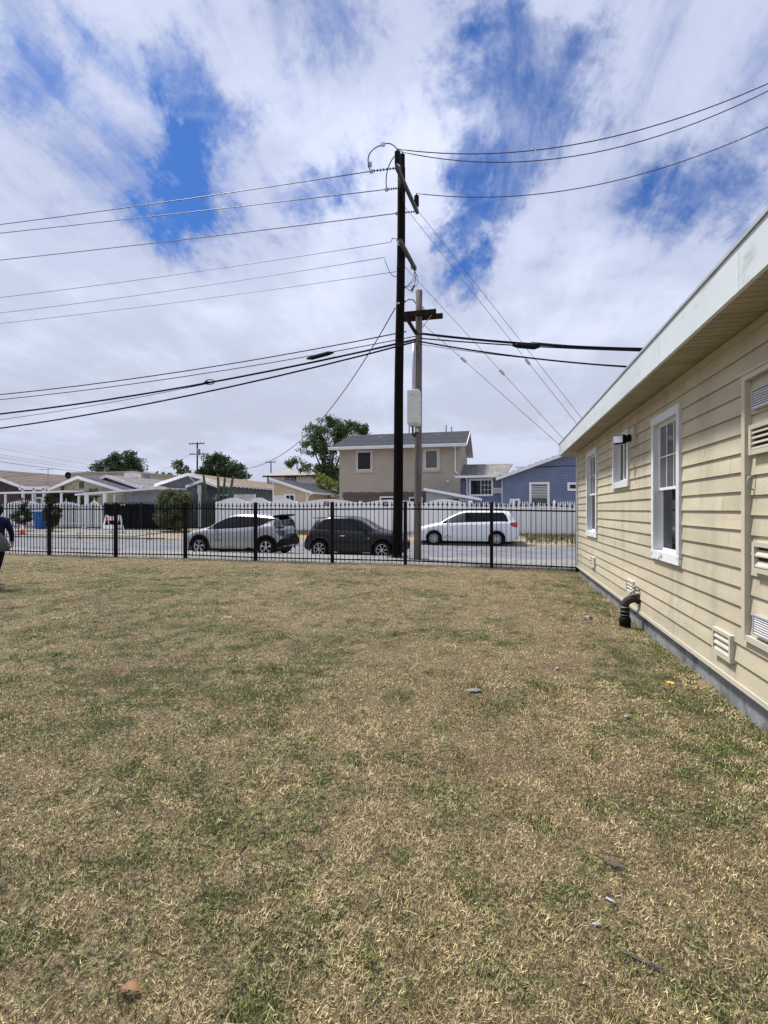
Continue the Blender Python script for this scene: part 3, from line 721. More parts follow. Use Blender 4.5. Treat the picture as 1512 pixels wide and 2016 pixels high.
MB().tube([(q.x-.03, q.y-.03, q.z-.62), (q.x-.12, q.y-.10, q.z-.78)], .035, 8).build('splice_sleeve', 'cable', up)
MB().hull([tuple(on(A0, A1, .30)+Vector((-.09, 0, -.08))), tuple(on(A0, A1, .34)+Vector((-.09, 0, -.08))), tuple(on(A0, A1, .34)+Vector((-.07, 0, -.08))), tuple(on(A0, A1, .30)+Vector((-.07, 0, -.08)))],
          [(pole_x(11.6)+.12, PY-.02, 11.55), (pole_x(11.6)+.12, PY+.02, 11.55), (pole_x(11.6)+.14, PY+.02, 11.55), (pole_x(11.6)+.14, PY-.02, 11.55)]).build('arm_brace', 'dark_wood', up)
m_ = MB()
for dx in (-.09, -.045, 0): m_.box(PX+.10+dx-.016, PX+.10+dx+.016, PY-.162, PY-.152, 8.44, 8.50)
m_.build('number_tag', 'porcelain', up)

wp = thing('telephone_pole', 'shorter weathered grey wooden pole standing just right of the dark pole', 'utility pole', (-2.59, 15.5, 0))
WX, WY = -2.59, 15.5
zs = np.linspace(-.3, 8.64, 10)
MB().tube([(WX+.05*z/8.6, WY, z) for z in zs], [.124-.018*max(0, z)/8.6 for z in zs], 16).build('pole_shaft', 'old_wood', wp, True)
MB().box(-3.02, -1.97, WY-.21, WY-.105, 7.78, 7.93).build('crossarm', 'dark_wood', wp)
MB().box(-3.05, -1.80, WY+.115, WY+.22, 7.76, 7.91).build('crossarm', 'dark_wood', wp)
MB().hull([(-3.0, WY-.20, 7.76), (-2.86, WY-.20, 7.76), (-2.86, WY-.12, 7.76), (-3.0, WY-.12, 7.76)], [(-2.66, WY-.13, 7.20), (-2.54, WY-.13, 7.20), (-2.54, WY-.11, 7.20), (-2.66, WY-.11, 7.20)]).build('brace', 'dark_wood', wp)
MB().tube([(-2.12, WY-.15, 7.77), (-2.44, WY-.10, 7.38)], .012, 6).build('brace_rod', 'galv', wp)
MB().tube([(WX-.125, WY-.06, 5.2), (WX-.115, WY-.06, 7.0)], .045, 10).build('conduit', 'grey_metal', wp, True)
MB().tube([(WX-.02, WY-.13, 2.2), (WX-.01, WY-.13, 4.1)], .016, 6).build('ground_wire', 'old_wood', wp)
bx = thing('utility_box', 'light grey metal equipment cabinet strapped to the weathered pole', 'utility box', (-2.65, 15.2, 4.26))
MB().box(-2.84, -2.46, 15.0, 15.36, 4.32, 5.36).build('cabinet', 'box_grey', bx, bevel=.012)
MB().hull([(-2.84, 15.0, 4.318), (-2.46, 15.0, 4.318), (-2.46, 15.36, 4.318), (-2.84, 15.36, 4.318)], [(-2.80, 15.05, 4.25), (-2.49, 15.05, 4.25), (-2.49, 15.34, 4.25), (-2.80, 15.34, 4.25)]).build('base', 'box_grey', bx)
MB().box(-2.82, -2.48, 14.994, 14.999, 4.42, 5.30).build('door_panel', 'box_grey', bx)
MB().box(-2.459, -2.452, 15.03, 15.33, 4.45, 5.28).build('side_door', 'box_grey', bx)
for z in (4.6, 4.95, 5.2): MB().box(-2.452, -2.432, 15.20, 15.23, z, z+.05).build('hinge', 'galv', bx)
MB().box(-2.72, -2.58, 14.985, 14.994, 5.18, 5.20).build('handle', 'galv', bx)
MB().tube([(-2.70, 15.25, 4.26), (-2.70, 15.25, 4.0), (-2.66, 15.33, 3.93), (-2.63, 15.36, 4.1)], .03, 8).build('cable_entry', 'cable', bx, True)
MB().box(-2.63, -2.53, 15.30, 15.40, 4.08, 4.2).build('bracket', 'box_grey', bx)

sl = thing('street_lamp', 'grey street lamp head on a curved arm between the two poles', 'street lamp', (-3.2, 16.05, 8.5))
arm = [(-3.18, 16.10, 8.55), (-3.02, 16.13, 8.68), (-2.85, 16.16, 8.66), (-2.74, 16.2, 8.52), (-2.68, 16.24, 8.40)]
MB().tube(arm, .028, 8).build('arm', 'grey_metal', sl, True)
MB().lathe(-2.60, 16.25, [(.03, 8.44), (.09, 8.43), (.13, 8.36), (.20, 8.27), (.21, 8.22), (.20, 8.21)], 14).build('lamp_shade', 'galv', sl, True)
MB().lathe(-2.60, 16.25, [(.02, 8.10), (.10, 8.13), (.14, 8.19), (.15, 8.209)], 14).build('lamp_globe', 'porcelain', sl, True)

# ------------------------------------------------------------------ wires
def para(a, mid, b, n=26):
    """curve through three points, quadratic in its own parameter"""
    a, mid, b = map(Vector, (a, mid, b)); L = (mid-a).length+(b-mid).length; t1 = (mid-a).length/L
    out = []
    for t in np.linspace(0, 1, n):
        out.append(a*((t-t1)*(t-1)/(t1)) + mid*(t*(t-1)/(t1*(t1-1))) + b*(t*(t-t1)/(1-t1)))
    return out
def wire(name, pts, r, m, label, cat='wire', group=None):
    p0 = Vector(pts[0]); o = MB().tube(pts, r, 6, True).build(name, m, None, True, origin=tuple(p0)); return tag(o, label, cat, group)
e0, e1, e2 = ends
wire('power_line', para(e0, (-18.83, 14.9, 12.64), (-46, 14.9, 14.2)), .013, 'wire', 'topmost power line running left from the dark pole', 'power line', 'power lines')
wire('power_line', para(e1, (-20.0, 15.9, 13.02), (-46, 15.9, 14.4)), .013, 'wire', 'second power line from the top running left', 'power line', 'power lines')
wire('power_line', para(e2, (-21.86, 17.3, 12.82), (-46, 17.3, 14.0)), .016, 'wire_al', 'third power line from the top running left, pale metal', 'power line', 'power lines')
wire('power_line', para((-3.45, 15.2, 10.15), (-19.2, 15.2, 9.98), (-46, 15.2, 11.0)), .008, 'wire', 'upper of the three thin wires left of the lower crossarm', 'power line', 'power lines')
wire('power_line', para((-3.78, 16.0, 10.12), (-20.2, 16.0, 9.78), (-46, 16.0, 10.7)), .008, 'wire', 'middle of the three thin wires left of the lower crossarm', 'power line', 'power lines')
wire('power_line', para((-3.30, 16.9, 10.05), (-21.4, 16.9, 9.78), (-46, 16.9, 10.5)), .008, 'wire', 'lowest of the three thin wires left of the lower crossarm', 'power line', 'power lines')
wire('power_line', para((p1.x+.03, p1.y, p1.z+.60), (1.64, 14.9, 12.1), (8.6, 14.9, 13.5)), .014, 'wire', 'upper power line sweeping up to the right of the pole top', 'power line', 'power lines')
wire('power_line', para((p2.x+.03, p2.y, p2.z+.60), (2.0, 16.0, 12.52), (9.0, 16.0, 14.2)), .014, 'wire', 'middle power line sweeping up to the right of the pole top', 'power line', 'power lines')
wire('power_line', para((p3.x+.03, p3.y, p3.z+.60), (1.9, 17.3, 12.3), (9.5, 17.3, 13.95)), .014, 'wire', 'lower power line sweeping up to the right, level with the crossarm end', 'power line', 'power lines')
def tel(z0, z1, zend, r, label, y=15.3, x0=-2.6):
    return wire('telephone_cable', para((x0, y, z0), (-19.33, y, z1), (-44, y, zend)), r, 'cable', label, 'cable', 'telephone cables')
tel(7.45, 6.32, 7.3, .018, 'topmost black cable running left below the lamp', 15.72, -3.0)
tel(7.12, 5.98, 6.9, .014, 'thin black cable below the topmost one, ending in a splice box', 15.30)
tel(7.00, 5.40, 6.2, .032, 'thick black cable with a loop clamp running left', 15.26)
wire('telephone_cable', para((-9.9, 15.26, 6.06), (-19.33, 15.26, 5.17), (-44, 15.26, 5.6)), .009, 'cable', 'thin wire leaving the loop clamp to the left', 'cable', 'telephone cables')
tel(6.92, 4.82, 5.2, .027, 'lowest thick black cable running left', 15.22)
wire('telephone_cable', para((-2.5, 15.3, 7.20), (.85, 15.3, 6.60), (10, 15.3, 5.9)), .036, 'cable', 'thick black cable bundle running right towards the roof', 'cable', 'telephone cables')
wire('telephone_cable', para((-2.5, 15.26, 7.03), (.85, 15.26, 6.52), (10, 15.26, 5.65)), .020, 'cable', 'black cable just under the thick bundle at right', 'cable', 'telephone cables')
wire('telephone_cable', para((-2.5, 15.22, 6.92), (3.56, 15.22, 5.70), (10, 15.22, 5.2)), .024, 'cable', 'lower black cable running right behind the roof edge', 'cable', 'telephone cables')
wire('telephone_cable', para((-2.5, 15.33, 6.87), (3.56, 15.33, 5.76), (10, 15.33, 5.3)), .008, 'cable', 'thin wire beside the lower right cable', 'cable', 'telephone cables')
wire('telephone_cable', para((.9, 15.33, 6.66), (4.0, 15.33, 6.22), (10, 15.33, 6.1)), .012, 'cable', 'thin cable leaving the right splice case above the bundle', 'cable', 'telephone cables')
o = MB().tube([(-6.3, 15.27, 6.66), (-6.1, 15.27, 6.68), (-5.55, 15.27, 6.78), (-5.35, 15.27, 6.80)], [.03, .075, .075, .03], 8).build('splice_case', 'cable', origin=(-5.8, 15.27, 6.66)); tag(o, 'black splice case on the cables left of the pole', 'splice case', 'cable splice cases')
o = MB().tube([(.35, 15.30, 6.60), (.5, 15.30, 6.585), (1.0, 15.30, 6.50), (1.15, 15.30, 6.49)], [.03, .085, .085, .03], 8).build('splice_case', 'cable', origin=(.8, 15.3, 6.5)); tag(o, 'black splice case on the cables right of the pole', 'splice case', 'cable splice cases')
lp = MB(); cx, cz = -9.9, 6.10
lp.tube([(cx+.19*math.cos(a)-.05, 15.26, cz+.085*math.sin(a)) for a in np.linspace(0, 2*math.pi, 17)], .016, 6); lp.tube([(cx-.45, 15.26, cz-.07), (cx-.1, 15.26, cz+.02)], .028, 6)
tag(lp.build('cable_loop', 'cable', origin=(cx, 15.26, cz)), 'black teardrop loop clamp on the thick left cable', 'cable clamp')
def guy(name, a, b, ti, label):
    a, b = Vector(a), Vector(b); r = thing(name, label, 'guy wire', tuple(b), 'guy wires')
    MB().tube([a, b], .0075, 6).build('wire_strand', 'wire_al', r)
    p = a+(b-a)*ti; d = (b-a).normalized(); MB().tube([p-d*.13, p-d*.10, p+d*.10, p+d*.13], [.015, .045, .045, .015], 8).build('insulator', 'porcelain', r)
guy('guy_wire', (-2.78, 16.4, 11.85), (5.62, 16.3, .1), .42, 'right guy wire from the upper crossarm down behind the roof')
guy('guy_wire', (-3.12, 16.02, 11.75), (5.30, 16.0, .1), .47, 'left guy wire from the upper pole down behind the roof')
guy('guy_wire', (-3.12, 16.02, 9.75), (5.0, 15.9, .1), .39, 'guy wire from the lower crossarm down behind the roof')
guy('guy_wire', (-2.45, 15.5, 7.60), (5.3, 15.5, .1), .17, 'lowest guy wire from the weathered pole down to the right')
wire('service_drop', para((-3.45, 16.1, 8.42), (-10.94, 27.0, 6.22), (-22.5, 40.5, 5.38)), .019, 'cable', 'single dark wire sloping from the dark pole to the far house mast', 'wire')

# ------------------------------------------------------------------ parked cars
def lerp_tab(tab, x):
    if x <= tab[0][0]: return tab[0][1]
    for (a, va), (b, vb) in zip(tab, tab[1:]):
        if x <= b: return va+(vb-va)*(x-a)/(b-a)
    return tab[-1][1]
def smooth_tab(tab, x):
    """monotone-ish cubic through the table"""
    xs = [t[0] for t in tab]; ys = [t[1] for t in tab]; n = len(xs)
    if x <= xs[0]: return ys[0]
    if x >= xs[-1]: return ys[-1]
    i = max(j for j in range(n-1) if xs[j] <= x)
    d = [(ys[j+1]-ys[j])/(xs[j+1]-xs[j]) for j in range(n-1)]
    def sl_(j):
        if j == 0: return d[0]
        if j == n-1: return d[-1]
        return 0 if d[j-1]*d[j] <= 0 else 2*d[j-1]*d[j]/(d[j-1]+d[j])
    h = xs[i+1]-xs[i]; t = (x-xs[i])/h
    return (2*t**3-3*t*t+1)*ys[i]+(t**3-2*t*t+t)*h*sl_(i)+(-2*t**3+3*t*t)*ys[i+1]+(t**3-t*t)*h*sl_(i+1)
class Car:
    """body lofted from cross-sections; x runs from the nose (0) to the tail (L), y across, z up"""
    def __init__(s, name, label, S):
        s.S = S; s.root = thing(name, label, 'car'); S.setdefault('sill', .20)
    def halfw(s, x):
        L, W = s.S['L'], s.S['W']; t = (x-L/2)/(L/2)
        return W/2*(1-.05*t*t-(s.S.get('nose', .16) if t < 0 else s.S.get('tail', .12))*abs(t)**7)
    def bottom(s, x):
        z = s.S['sill']; L = s.S['L']
        if x < .35: z += (.35-x)*.28
        if x > L-.4: z += (x-L+.4)*.35
        for xc in (s.S['xf'], s.S['xr']):
            ra = s.S['ra']; d = abs(x-xc)
            if d < ra: z = max(z, s.S['rw']+math.sqrt(ra*ra-d*d))
        return z
    def sec(s, x):
        S = s.S; w = s.halfw(x); top = smooth_tab(S['top'], x); belt = min(smooth_tab(S['belt'], x), top-.03); zb = min(s.bottom(x), belt-.05)
        cab = lerp_tab(S['cab'], x); wr = w*(.86-(.86-S.get('tumble', .70))*cab)
        e = .05+.02*cab
        return [(w*.93, zb), (w*.985, zb+.15*(belt-zb)), (w, zb+.45*(belt-zb)), (w*.992, zb+.78*(belt-zb)), (w*.965, belt-.012), (w*.945, belt),
                ((w*.945+wr)/2+.012*cab, (belt+top-e)/2), (wr, top-e), (wr*.82, top-e*.35), (wr*.45, top-.006), (0, top)]
    def body(s, m):
        S = s.S; L = S['L']; xs = set(np.linspace(.02, L-.02, 60).tolist())
        for xc in (S['xf'], S['xr']):
            for a in np.linspace(0, math.pi, 17): xs.add(xc+S['ra']*math.cos(a)*.9995)
            xs.add(xc+S['ra']+.001); xs.add(xc-S['ra']-.001)
        xs = sorted(xs); B = MB(); n = 21
        for x in xs:
            h = s.sec(x); ring = [(x, -y, z) for y, z in h]+[(x, y, z) for y, z in h[-2::-1]]
            B.v += ring
        for i in range(len(xs)-1):
            for j in range(n-1): B.f.append((i*n+j, i*n+j+1, (i+1)*n+j+1, (i+1)*n+j))
        B.f.append(tuple(range(n))); B.f.append(tuple((len(xs)-1)*n+j for j in range(n))[::-1])
        o = B.build('body', m, s.root, True)
        u = MB(); u.box(.25, L-.3, -S['W']*.40, S['W']*.40, S['sill']-.06, S['sill']+.12); 
        u.box(.1, L-.1, -S['W']*.30, S['W']*.30, S['sill']+.10, S['sill']+.45); u.build('underbody', 'black_plastic', s.root)
        return o
    def side(s, side, x, z, off=.006):
        """point on the greenhouse side at height z"""
        h = s.sec(x); pts = h[5:9]
        for (y0, z0), (y1, z1) in zip(pts, pts[1:]):
            if z0 <= z <= z1 or (y1, z1) == pts[-1]:
                t = max(0, min(1, (z-z0)/max(1e-5, z1-z0))); y = y0+(y1-y0)*t; break
        return (x, side*(y+off), z+off*.3)
    def glass(s, name, x0, x1, lo, hi, m, off=.006, nx=14, nz=4, slant0=0, slant1=0, par=None):
        """side window on both flanks; lo/hi give its lower and upper edge along x"""
        for sd in (-1, 1):
            B = MB(); k = 0
            for i in range(nx+1):
                for j in range(nz+1):
                    f = j/nz; xa = x0+slant0*f; xb = x1+slant1*f; x = xa+(xb-xa)*i/nx
                    a, b = lo(x), max(lo(x)+.004, hi(x)); B.v.append(s.side(sd, x, a+(b-a)*f, off))
            for i in range(nx):
                for j in range(nz): q = i*(nz+1)+j; B.f.append((q, q+1, q+nz+2, q+nz+1) if sd < 0 else (q, q+nz+1, q+nz+2, q+1))
            B.build(name, m, par or s.root, True)
    def top_panel(s, name, x0, x1, m, inset=.90, off=.006, nx=10):
        B = MB(); ny = 10
        for i in range(nx+1):
            x = x0+(x1-x0)*i/nx; h = s.sec(x); t = [(-y, z) for y, z in h[7:]]+[(y, z) for y, z in h[-2:6:-1]]
            ys = [p[0] for p in t]; zs_ = [p[1] for p in t]; wmax = ys[-1]*inset
            x2 = x0+(x1-x0)*i/nx; dz = (smooth_tab(s.S['top'], x2+.02)-smooth_tab(s.S['top'], x2-.02))/.04; nrm = Vector((-dz, 0, 1)).normalized()*off
            for j in range(ny+1):
                y = -wmax+2*wmax*j/ny; z = float(np.interp(y, ys, zs_)); B.v.append((x+nrm.x, y, z+nrm.z))
        for i in range(nx):
            for j in range(ny): q = i*(ny+1)+j; B.f.append((q, q+ny+1, q+ny+2, q+1))
        B.build(name, m, s.root, True)
    def wheels(s, spokes, split, rimr, thin=1.0):
        S = s.S; r = S['rw']; w = .20
        for xc in (S['xf'], S['xr']):
            for sd in (-1, 1):
                yo = sd*(S['W']/2-.02)
                wh = bpy.data.objects.new('wheel', None); C.objects.link(wh); wh.parent = s.root; wh.location = (0, 0, 0)
                def ring(prof, n=26):
                    B = MB(); k = len(prof)
                    for rr, y in prof:
                        for j in range(n): a = 2*math.pi*j/n; B.v.append((xc+rr*math.cos(a), yo-sd*y, r+rr*math.sin(a)))
                    for i in range(k-1):
                        for j in range(n): B.f.append((i*n+j, i*n+(j+1) % n, (i+1)*n+(j+1) % n, (i+1)*n+j))
                    return B
                ring([(rimr-.02, .05), (rimr, .012), (r-.03, 0), (r-.006, .02), (r, .05), (r, w-.04), (r-.02, w), (rimr, w)]).build('tyre', 'tyre', wh, True)
                rb = ring([(.03, .055), (rimr-.035, .06), (rimr-.03, .1)]); rb.f.append(tuple(range(26))); rb.build('wheel_disc', 'black_plastic', wh, True)
                R2 = ring([(rimr-.022, .03), (rimr-.004, .006), (rimr+.004, .010), (rimr-.002, .05)])
                for q in range(spokes):
                    for ds in ((-.12, .12) if split else (0,)):
                        a = 2*math.pi*q/spokes+ds+.3; b = len(R2.v); ca, sa = math.cos(a), math.sin(a); wd = thin*(.022 if split else .028)
                        for rr, ww in ((.035, wd*.9), (rimr-.012, wd)):
                            for sg in (-1, 1):
                                for yy in (.018, .045): R2.v.append((xc+rr*ca-sg*ww*sa, yo-sd*yy, r+rr*sa+sg*ww*ca))
                        R2.f += [(b, b+2, b+6, b+4), (b+1, b+5, b+7, b+3), (b, b+4, b+5, b+1), (b+2, b+3, b+7, b+6)]
                b = len(R2.v)
                for j in range(10): a = 2*math.pi*j/10; R2.v.append((xc+.05*math.cos(a), yo-sd*.014, r+.05*math.sin(a)))
                R2.f.append(tuple(b+j for j in range(10))); R2.build('rim', 'alloy', wh)
                # dark liner behind the wheel
                ln = MB(); n2 = 16; ra = S['ra']-.004; yi = sd*(S['W']/2-.42)
                for y in (sd*(S['W']/2-.055), yi):
                    for j in range(n2+1): a = math.pi*j/n2; ln.v.append((xc+ra*math.cos(a), y, r+ra*math.sin(a)))
                for j in range(n2): ln.f.append((j, j+1, n2+2+j, n2+1+j))
                ln.f.append(tuple(n2+1+j for j in range(n2+1)))
                ln.build('wheel_arch_liner', 'black_plastic', wh)
    def arch(s, m, wd=.07):
        S = s.S
        for xc in (S['xf'], S['xr']):
            for sd in (-1, 1):
                B = MB(); n = 20
                for j in range(n+1):
                    a = math.pi*(-.10+1.20*j/n)
                    for rr, oo in ((S['ra']-.006, .0), (S['ra']-.006, .012), (S['ra']+wd, .010), (S['ra']+wd, -.01)):
                        x = xc+rr*math.cos(a); z = max(S['sill']-.02, S['rw']+rr*math.sin(a)); y = s.halfw(x)+oo
                        B.v.append((x, sd*y, z))
                for j in range(n):
                    for q in range(3): B.f.append((j*4+q, j*4+q+1, j*4+q+5, j*4+q+4))
                B.build('wheel_arch', m, s.root)
    def patch(s, name, poly, m, off=.008, th=.02, sides=(-1, 1), par=None):
        """small panel on the flank; poly in (x,z)"""
        for sd in sides:
            B = MB(); n = len(poly)
            for o in (off, off-th):
                for x, z in poly:
                    h = s.sec(x); y = float(np.interp(z, [p[1] for p in h[:8]], [p[0] for p in h[:8]])); B.v.append((x, sd*(y+o), z))
            B.f.append(tuple(range(n))); B.f.append(tuple(range(n, 2*n))[::-1])
            for i in range(n): B.f.append((i, (i+1) % n, n+(i+1) % n, n+i))
            B.build(name, m, par or s.root)
    def flank(s, name, x0, x1, lo, hi, m, off=.010, nx=10, nz=4):
        """panel that follows the flank anywhere between sill and roof"""
        for sd in (-1, 1):
            B = MB()
            for i in range(nx+1):
                x = x0+(x1-x0)*i/nx; h = s.sec(x); ys = [p[0] for p in h[:9]]; zs_ = [p[1] for p in h[:9]]
                for j in range(nz+1): z = lo(x)+(max(lo(x)+.003, hi(x))-lo(x))*j/nz; B.v.append((x+.5*off*(x > s.S['L']*.5)-.5*off*(x < s.S['L']*.5), sd*(float(np.interp(z, zs_, ys))+off), z))
            for i in range(nx):
                for j in range(nz): q = i*(nz+1)+j; B.f.append((q, q+1, q+nz+2, q+nz+1) if sd < 0 else (q, q+nz+1, q+nz+2, q+1))
            B.build(name, m, s.root, True)
    def endbox(s, name, x0, x1, y, z0, z1, m):
        for sd in ((-1, 1) if y else (0,)):
            c = sd*y[0] if y else 0; hw = y[1] if y else None
            MB().box(x0, x1, c-hw, c+hw, z0, z1).build(name, m, s.root, bevel=.006)
    def mirror(s, x, z, m):
        for sd in (-1, 1):
            y = s.halfw(x); MB().hull([(x, sd*(y-.04), z), (x+.05, sd*(y-.04), z), (x+.05, sd*(y-.04), z+.04), (x, sd*(y-.04), z+.04)], [(x+.02, sd*(y+.04), z), (x+.10, sd*(y+.04), z), (x+.10, sd*(y+.04), z+.09), (x+.02, sd*(y+.04), z+.09)]).build('mirror', m, s.root)
            MB().hull([(x+.02, sd*(y+.04), z-.02), (x+.11, sd*(y+.04), z-.02), (x+.11, sd*(y+.04), z+.11), (x+.02, sd*(y+.04), z+.11)], [(x+.035, sd*(y+.19), z), (x+.10, sd*(y+.19), z), (x+.10, sd*(y+.19), z+.10), (x+.035, sd*(y+.19), z+.10)]).build('mirror', m, s.root)
    def place(s, x, y, z, flip=False):
        """nose towards -X (or +X when flipped); x,y is the middle of the car"""
        s.root.location = (x, y, z); L = s.S['L']
        for o in s.root.children: o.location = (-L/2, 0, 0)
        s.root.rotation_euler = (0, 0, math.pi if flip else 0)

# silver crossover, nose to the left
c = Car('parked_car', 'silver hatchback with a black rear spoiler parked leftmost behind the iron fence', dict(L=4.34, W=1.80, xf=.86, xr=3.70, rw=.335, ra=.405, sill=.21,
    top=[(0, .62), (.10, .80), (.35, .92), (.95, 1.06), (1.15, 1.11), (1.6, 1.37), (2.1, 1.56), (2.5, 1.61), (3.1, 1.605), (3.7, 1.55), (4.02, 1.50), (4.18, 1.38), (4.28, 1.06), (4.34, .70)],
    belt=[(0, .55), (.3, .80), (1.0, .96), (1.6, 1.00), (2.6, 1.06), (3.4, 1.13), (3.85, 1.16), (4.17, 1.04), (4.34, .66)],
    cab=[(.9, 0), (1.7, .8), (2.2, 1), (3.7, 1), (4.1, .8), (4.34, .3)], tumble=.70, nose=.20, tail=.10))
c.body('silver_paint'); c.wheels(5, True, .225, .75); c.arch('black_plastic', .065)
topf = lambda x: smooth_tab(c.S['top'], x); belt = lambda x: smooth_tab(c.S['belt'], x)
hi = lambda x: min(topf(x)-.095, 1.50-.03*(x-2.3)**2)
c.glass('window_trim', 1.22, 4.02, lambda x: belt(x)+.012+max(0, (x-3.45))*.42, lambda x: hi(x), 'black_plastic', .004, 26)
c.glass('side_window', 1.70, 2.52, lambda x: belt(x)+.03, lambda x: hi(x)-.03, 'glass_dark', .008, slant0=.0)
c.glass('side_window', 2.60, 3.40, lambda x: belt(x)+.03, lambda x: hi(x)-.03, 'glass_dark', .008)
c.glass('quarter_window', 1.32, 1.64, lambda x: belt(x)+.025, lambda x: hi(x)-.02, 'glass_dark', .008, 6)
c.top_panel('windshield', 1.14, 2.02, 'glass_dark', .93); c.top_panel('rear_window', 4.04, 4.26, 'glass_dark', .9)
m_ = MB(); m_.hull([(3.86, -.60, 1.46), (3.86, .60, 1.46), (3.86, .60, 1.535), (3.86, -.60, 1.535)], [(4.26, -.58, 1.535), (4.26, .58, 1.535), (4.26, .58, 1.585), (4.26, -.58, 1.585)]); m_.build('spoiler', 'black_plastic', c.root)
c.glass('hatch_glass', 3.97, 4.24, lambda x: belt(x)+.02, lambda x: topf(x)-.05, 'glass_grey', .012, 10)
c.flank('tail_light', 3.93, 4.28, lambda x: 1.07-.04*(x-3.96), lambda x: 1.07+.13*(x-3.96), 'black_plastic', .012)
c.flank('rear_panel', 4.10, 4.32, lambda x: .78+max(0, 4.22-x)*1.2, lambda x: .98, 'glass_grey', .010)
c.flank('rear_bumper', 4.08, 4.33, lambda x: .34+max(0, x-4.3)*.2, lambda x: .44+min(.22, (x-4.08)*1.1), 'black_plastic', .012)
MB().box(4.24, 4.37, -.74, .74, .40, .66).build('rear_bumper', 'black_plastic', c.root, bevel=.03)
c.patch('side_skirt', [(1.30, .21), (3.26, .21), (3.26, .25), (3.0, .33), (2.8, .26), (1.30, .26)], 'black_plastic', .010, .03)
c.patch('headlight', [(.16, .80), (.55, .93), (.60, .90), (.2, .74)], 'lamp_clear')
for x in (2.34, 3.30): c.patch('door_handle', [(x, .925), (x+.17, .935), (x+.17, .96), (x, .95)], 'chrome', .022, .02)
for x in (1.50, 2.56, 3.46): c.patch('door_seam', [(x, .34), (x+.008, .34), (x+.008, belt(x)-.02), (x, belt(x)-.02)], 'black_plastic', .0015, .01)
c.mirror(1.46, 1.02, 'silver_paint'); c.place(-10.14, 17.72, ROAD)

# charcoal city car, nose to the right
c = Car('parked_car', 'small charcoal two-door city car parked behind the iron fence and the dark pole', dict(L=3.78, W=1.70, xf=.76, xr=3.12, rw=.315, ra=.375, sill=.19,
    top=[(0, .58), (.10, .80), (.35, .93), (.85, 1.02), (1.02, 1.07), (1.4, 1.30), (1.75, 1.46), (2.15, 1.525), (2.7, 1.52), (3.1, 1.46), (3.32, 1.38), (3.52, 1.12), (3.68, .90), (3.78, .60)],
    belt=[(0, .52), (.3, .80), (.9, .93), (1.5, .97), (2.5, 1.02), (3.2, 1.04), (3.5, .98), (3.78, .56)],
    cab=[(.8, 0), (1.5, .8), (1.9, 1), (3.1, 1), (3.5, .7), (3.78, .3)], tumble=.74, nose=.24, tail=.16))
c.body('charcoal_paint'); c.wheels(7, False, .215, .5)
topf2 = lambda x: smooth_tab(c.S['top'], x); belt2 = lambda x: smooth_tab(c.S['belt'], x)
hi2 = lambda x: min(topf2(x)-.085, 1.44-.10*max(0, x-2.6)**1.5)
lo2 = lambda x: belt2(x)+.02
c.glass('window_trim', 1.12, 3.30, lo2, lambda x: hi2(x)-max(0, x-3.0)*.85, 'black_plastic', .004, 24)
c.glass('side_window', 1.30, 2.34, lambda x: lo2(x)+.015, lambda x: hi2(x)-.02, 'glass_dark', .008)
c.glass('side_window', 2.42, 3.22, lambda x: lo2(x)+.015, lambda x: hi2(x)-.02-max(0, x-2.9)*.95, 'glass_dark', .008)
c.top_panel('windshield', 1.02, 1.80, 'glass_grey', .93); c.top_panel('rear_window', 3.34, 3.53, 'glass_dark', .85)
MB().hull([(3.22, -.50, 1.44), (3.22, .50, 1.44), (3.22, .50, 1.47), (3.22, -.50, 1.47)], [(3.50, -.48, 1.43), (3.50, .48, 1.43), (3.50, .48, 1.455), (3.50, -.48, 1.455)]).build('spoiler', 'charcoal_paint', c.root)
c.flank('tail_light', 3.53, 3.68, lambda x: .80, lambda x: .96, 'tail_red', .010, 6)
c.patch('headlight', [(.10, .78), (.28, .86), (.34, .80), (.20, .68)], 'lamp_clear')
c.patch('fog_light', [(.12, .50), (.24, .52), (.24, .44), (.12, .42)], 'lamp_clear')
c.patch('chrome_strip', [(.7, .90), (3.3, 1.0), (3.3, 1.012), (.7, .912)], 'chrome', .004, .01) if False else None
c.patch('door_handle', [(2.14, .80), (2.32, .80), (2.30, .835), (2.12, .835)], 'chrome', .022, .02)
c.patch('marker_light', [(1.22, .72), (1.27, .72), (1.27, .745), (1.22, .745)], 'lamp_clear', .006, .01)
for x in (1.28, 2.42): c.patch('door_seam', [(x, .30), (x+.008, .30), (x+.008, belt2(x)-.02), (x, belt2(x)-.02)], 'black_plastic', .0015, .01)
c.patch('side_sill', [(1.2, .19), (2.68, .19), (2.68, .24), (1.2, .24)], 'chrome', .004, .02)
MB().tube([(3.0, 0, 1.50), (3.12, 0, 1.72)], .006, 6).build('antenna', 'black_plastic', c.root)
c.mirror(1.30, .97, 'charcoal_paint'); c.place(-5.22, 17.62, ROAD, True)

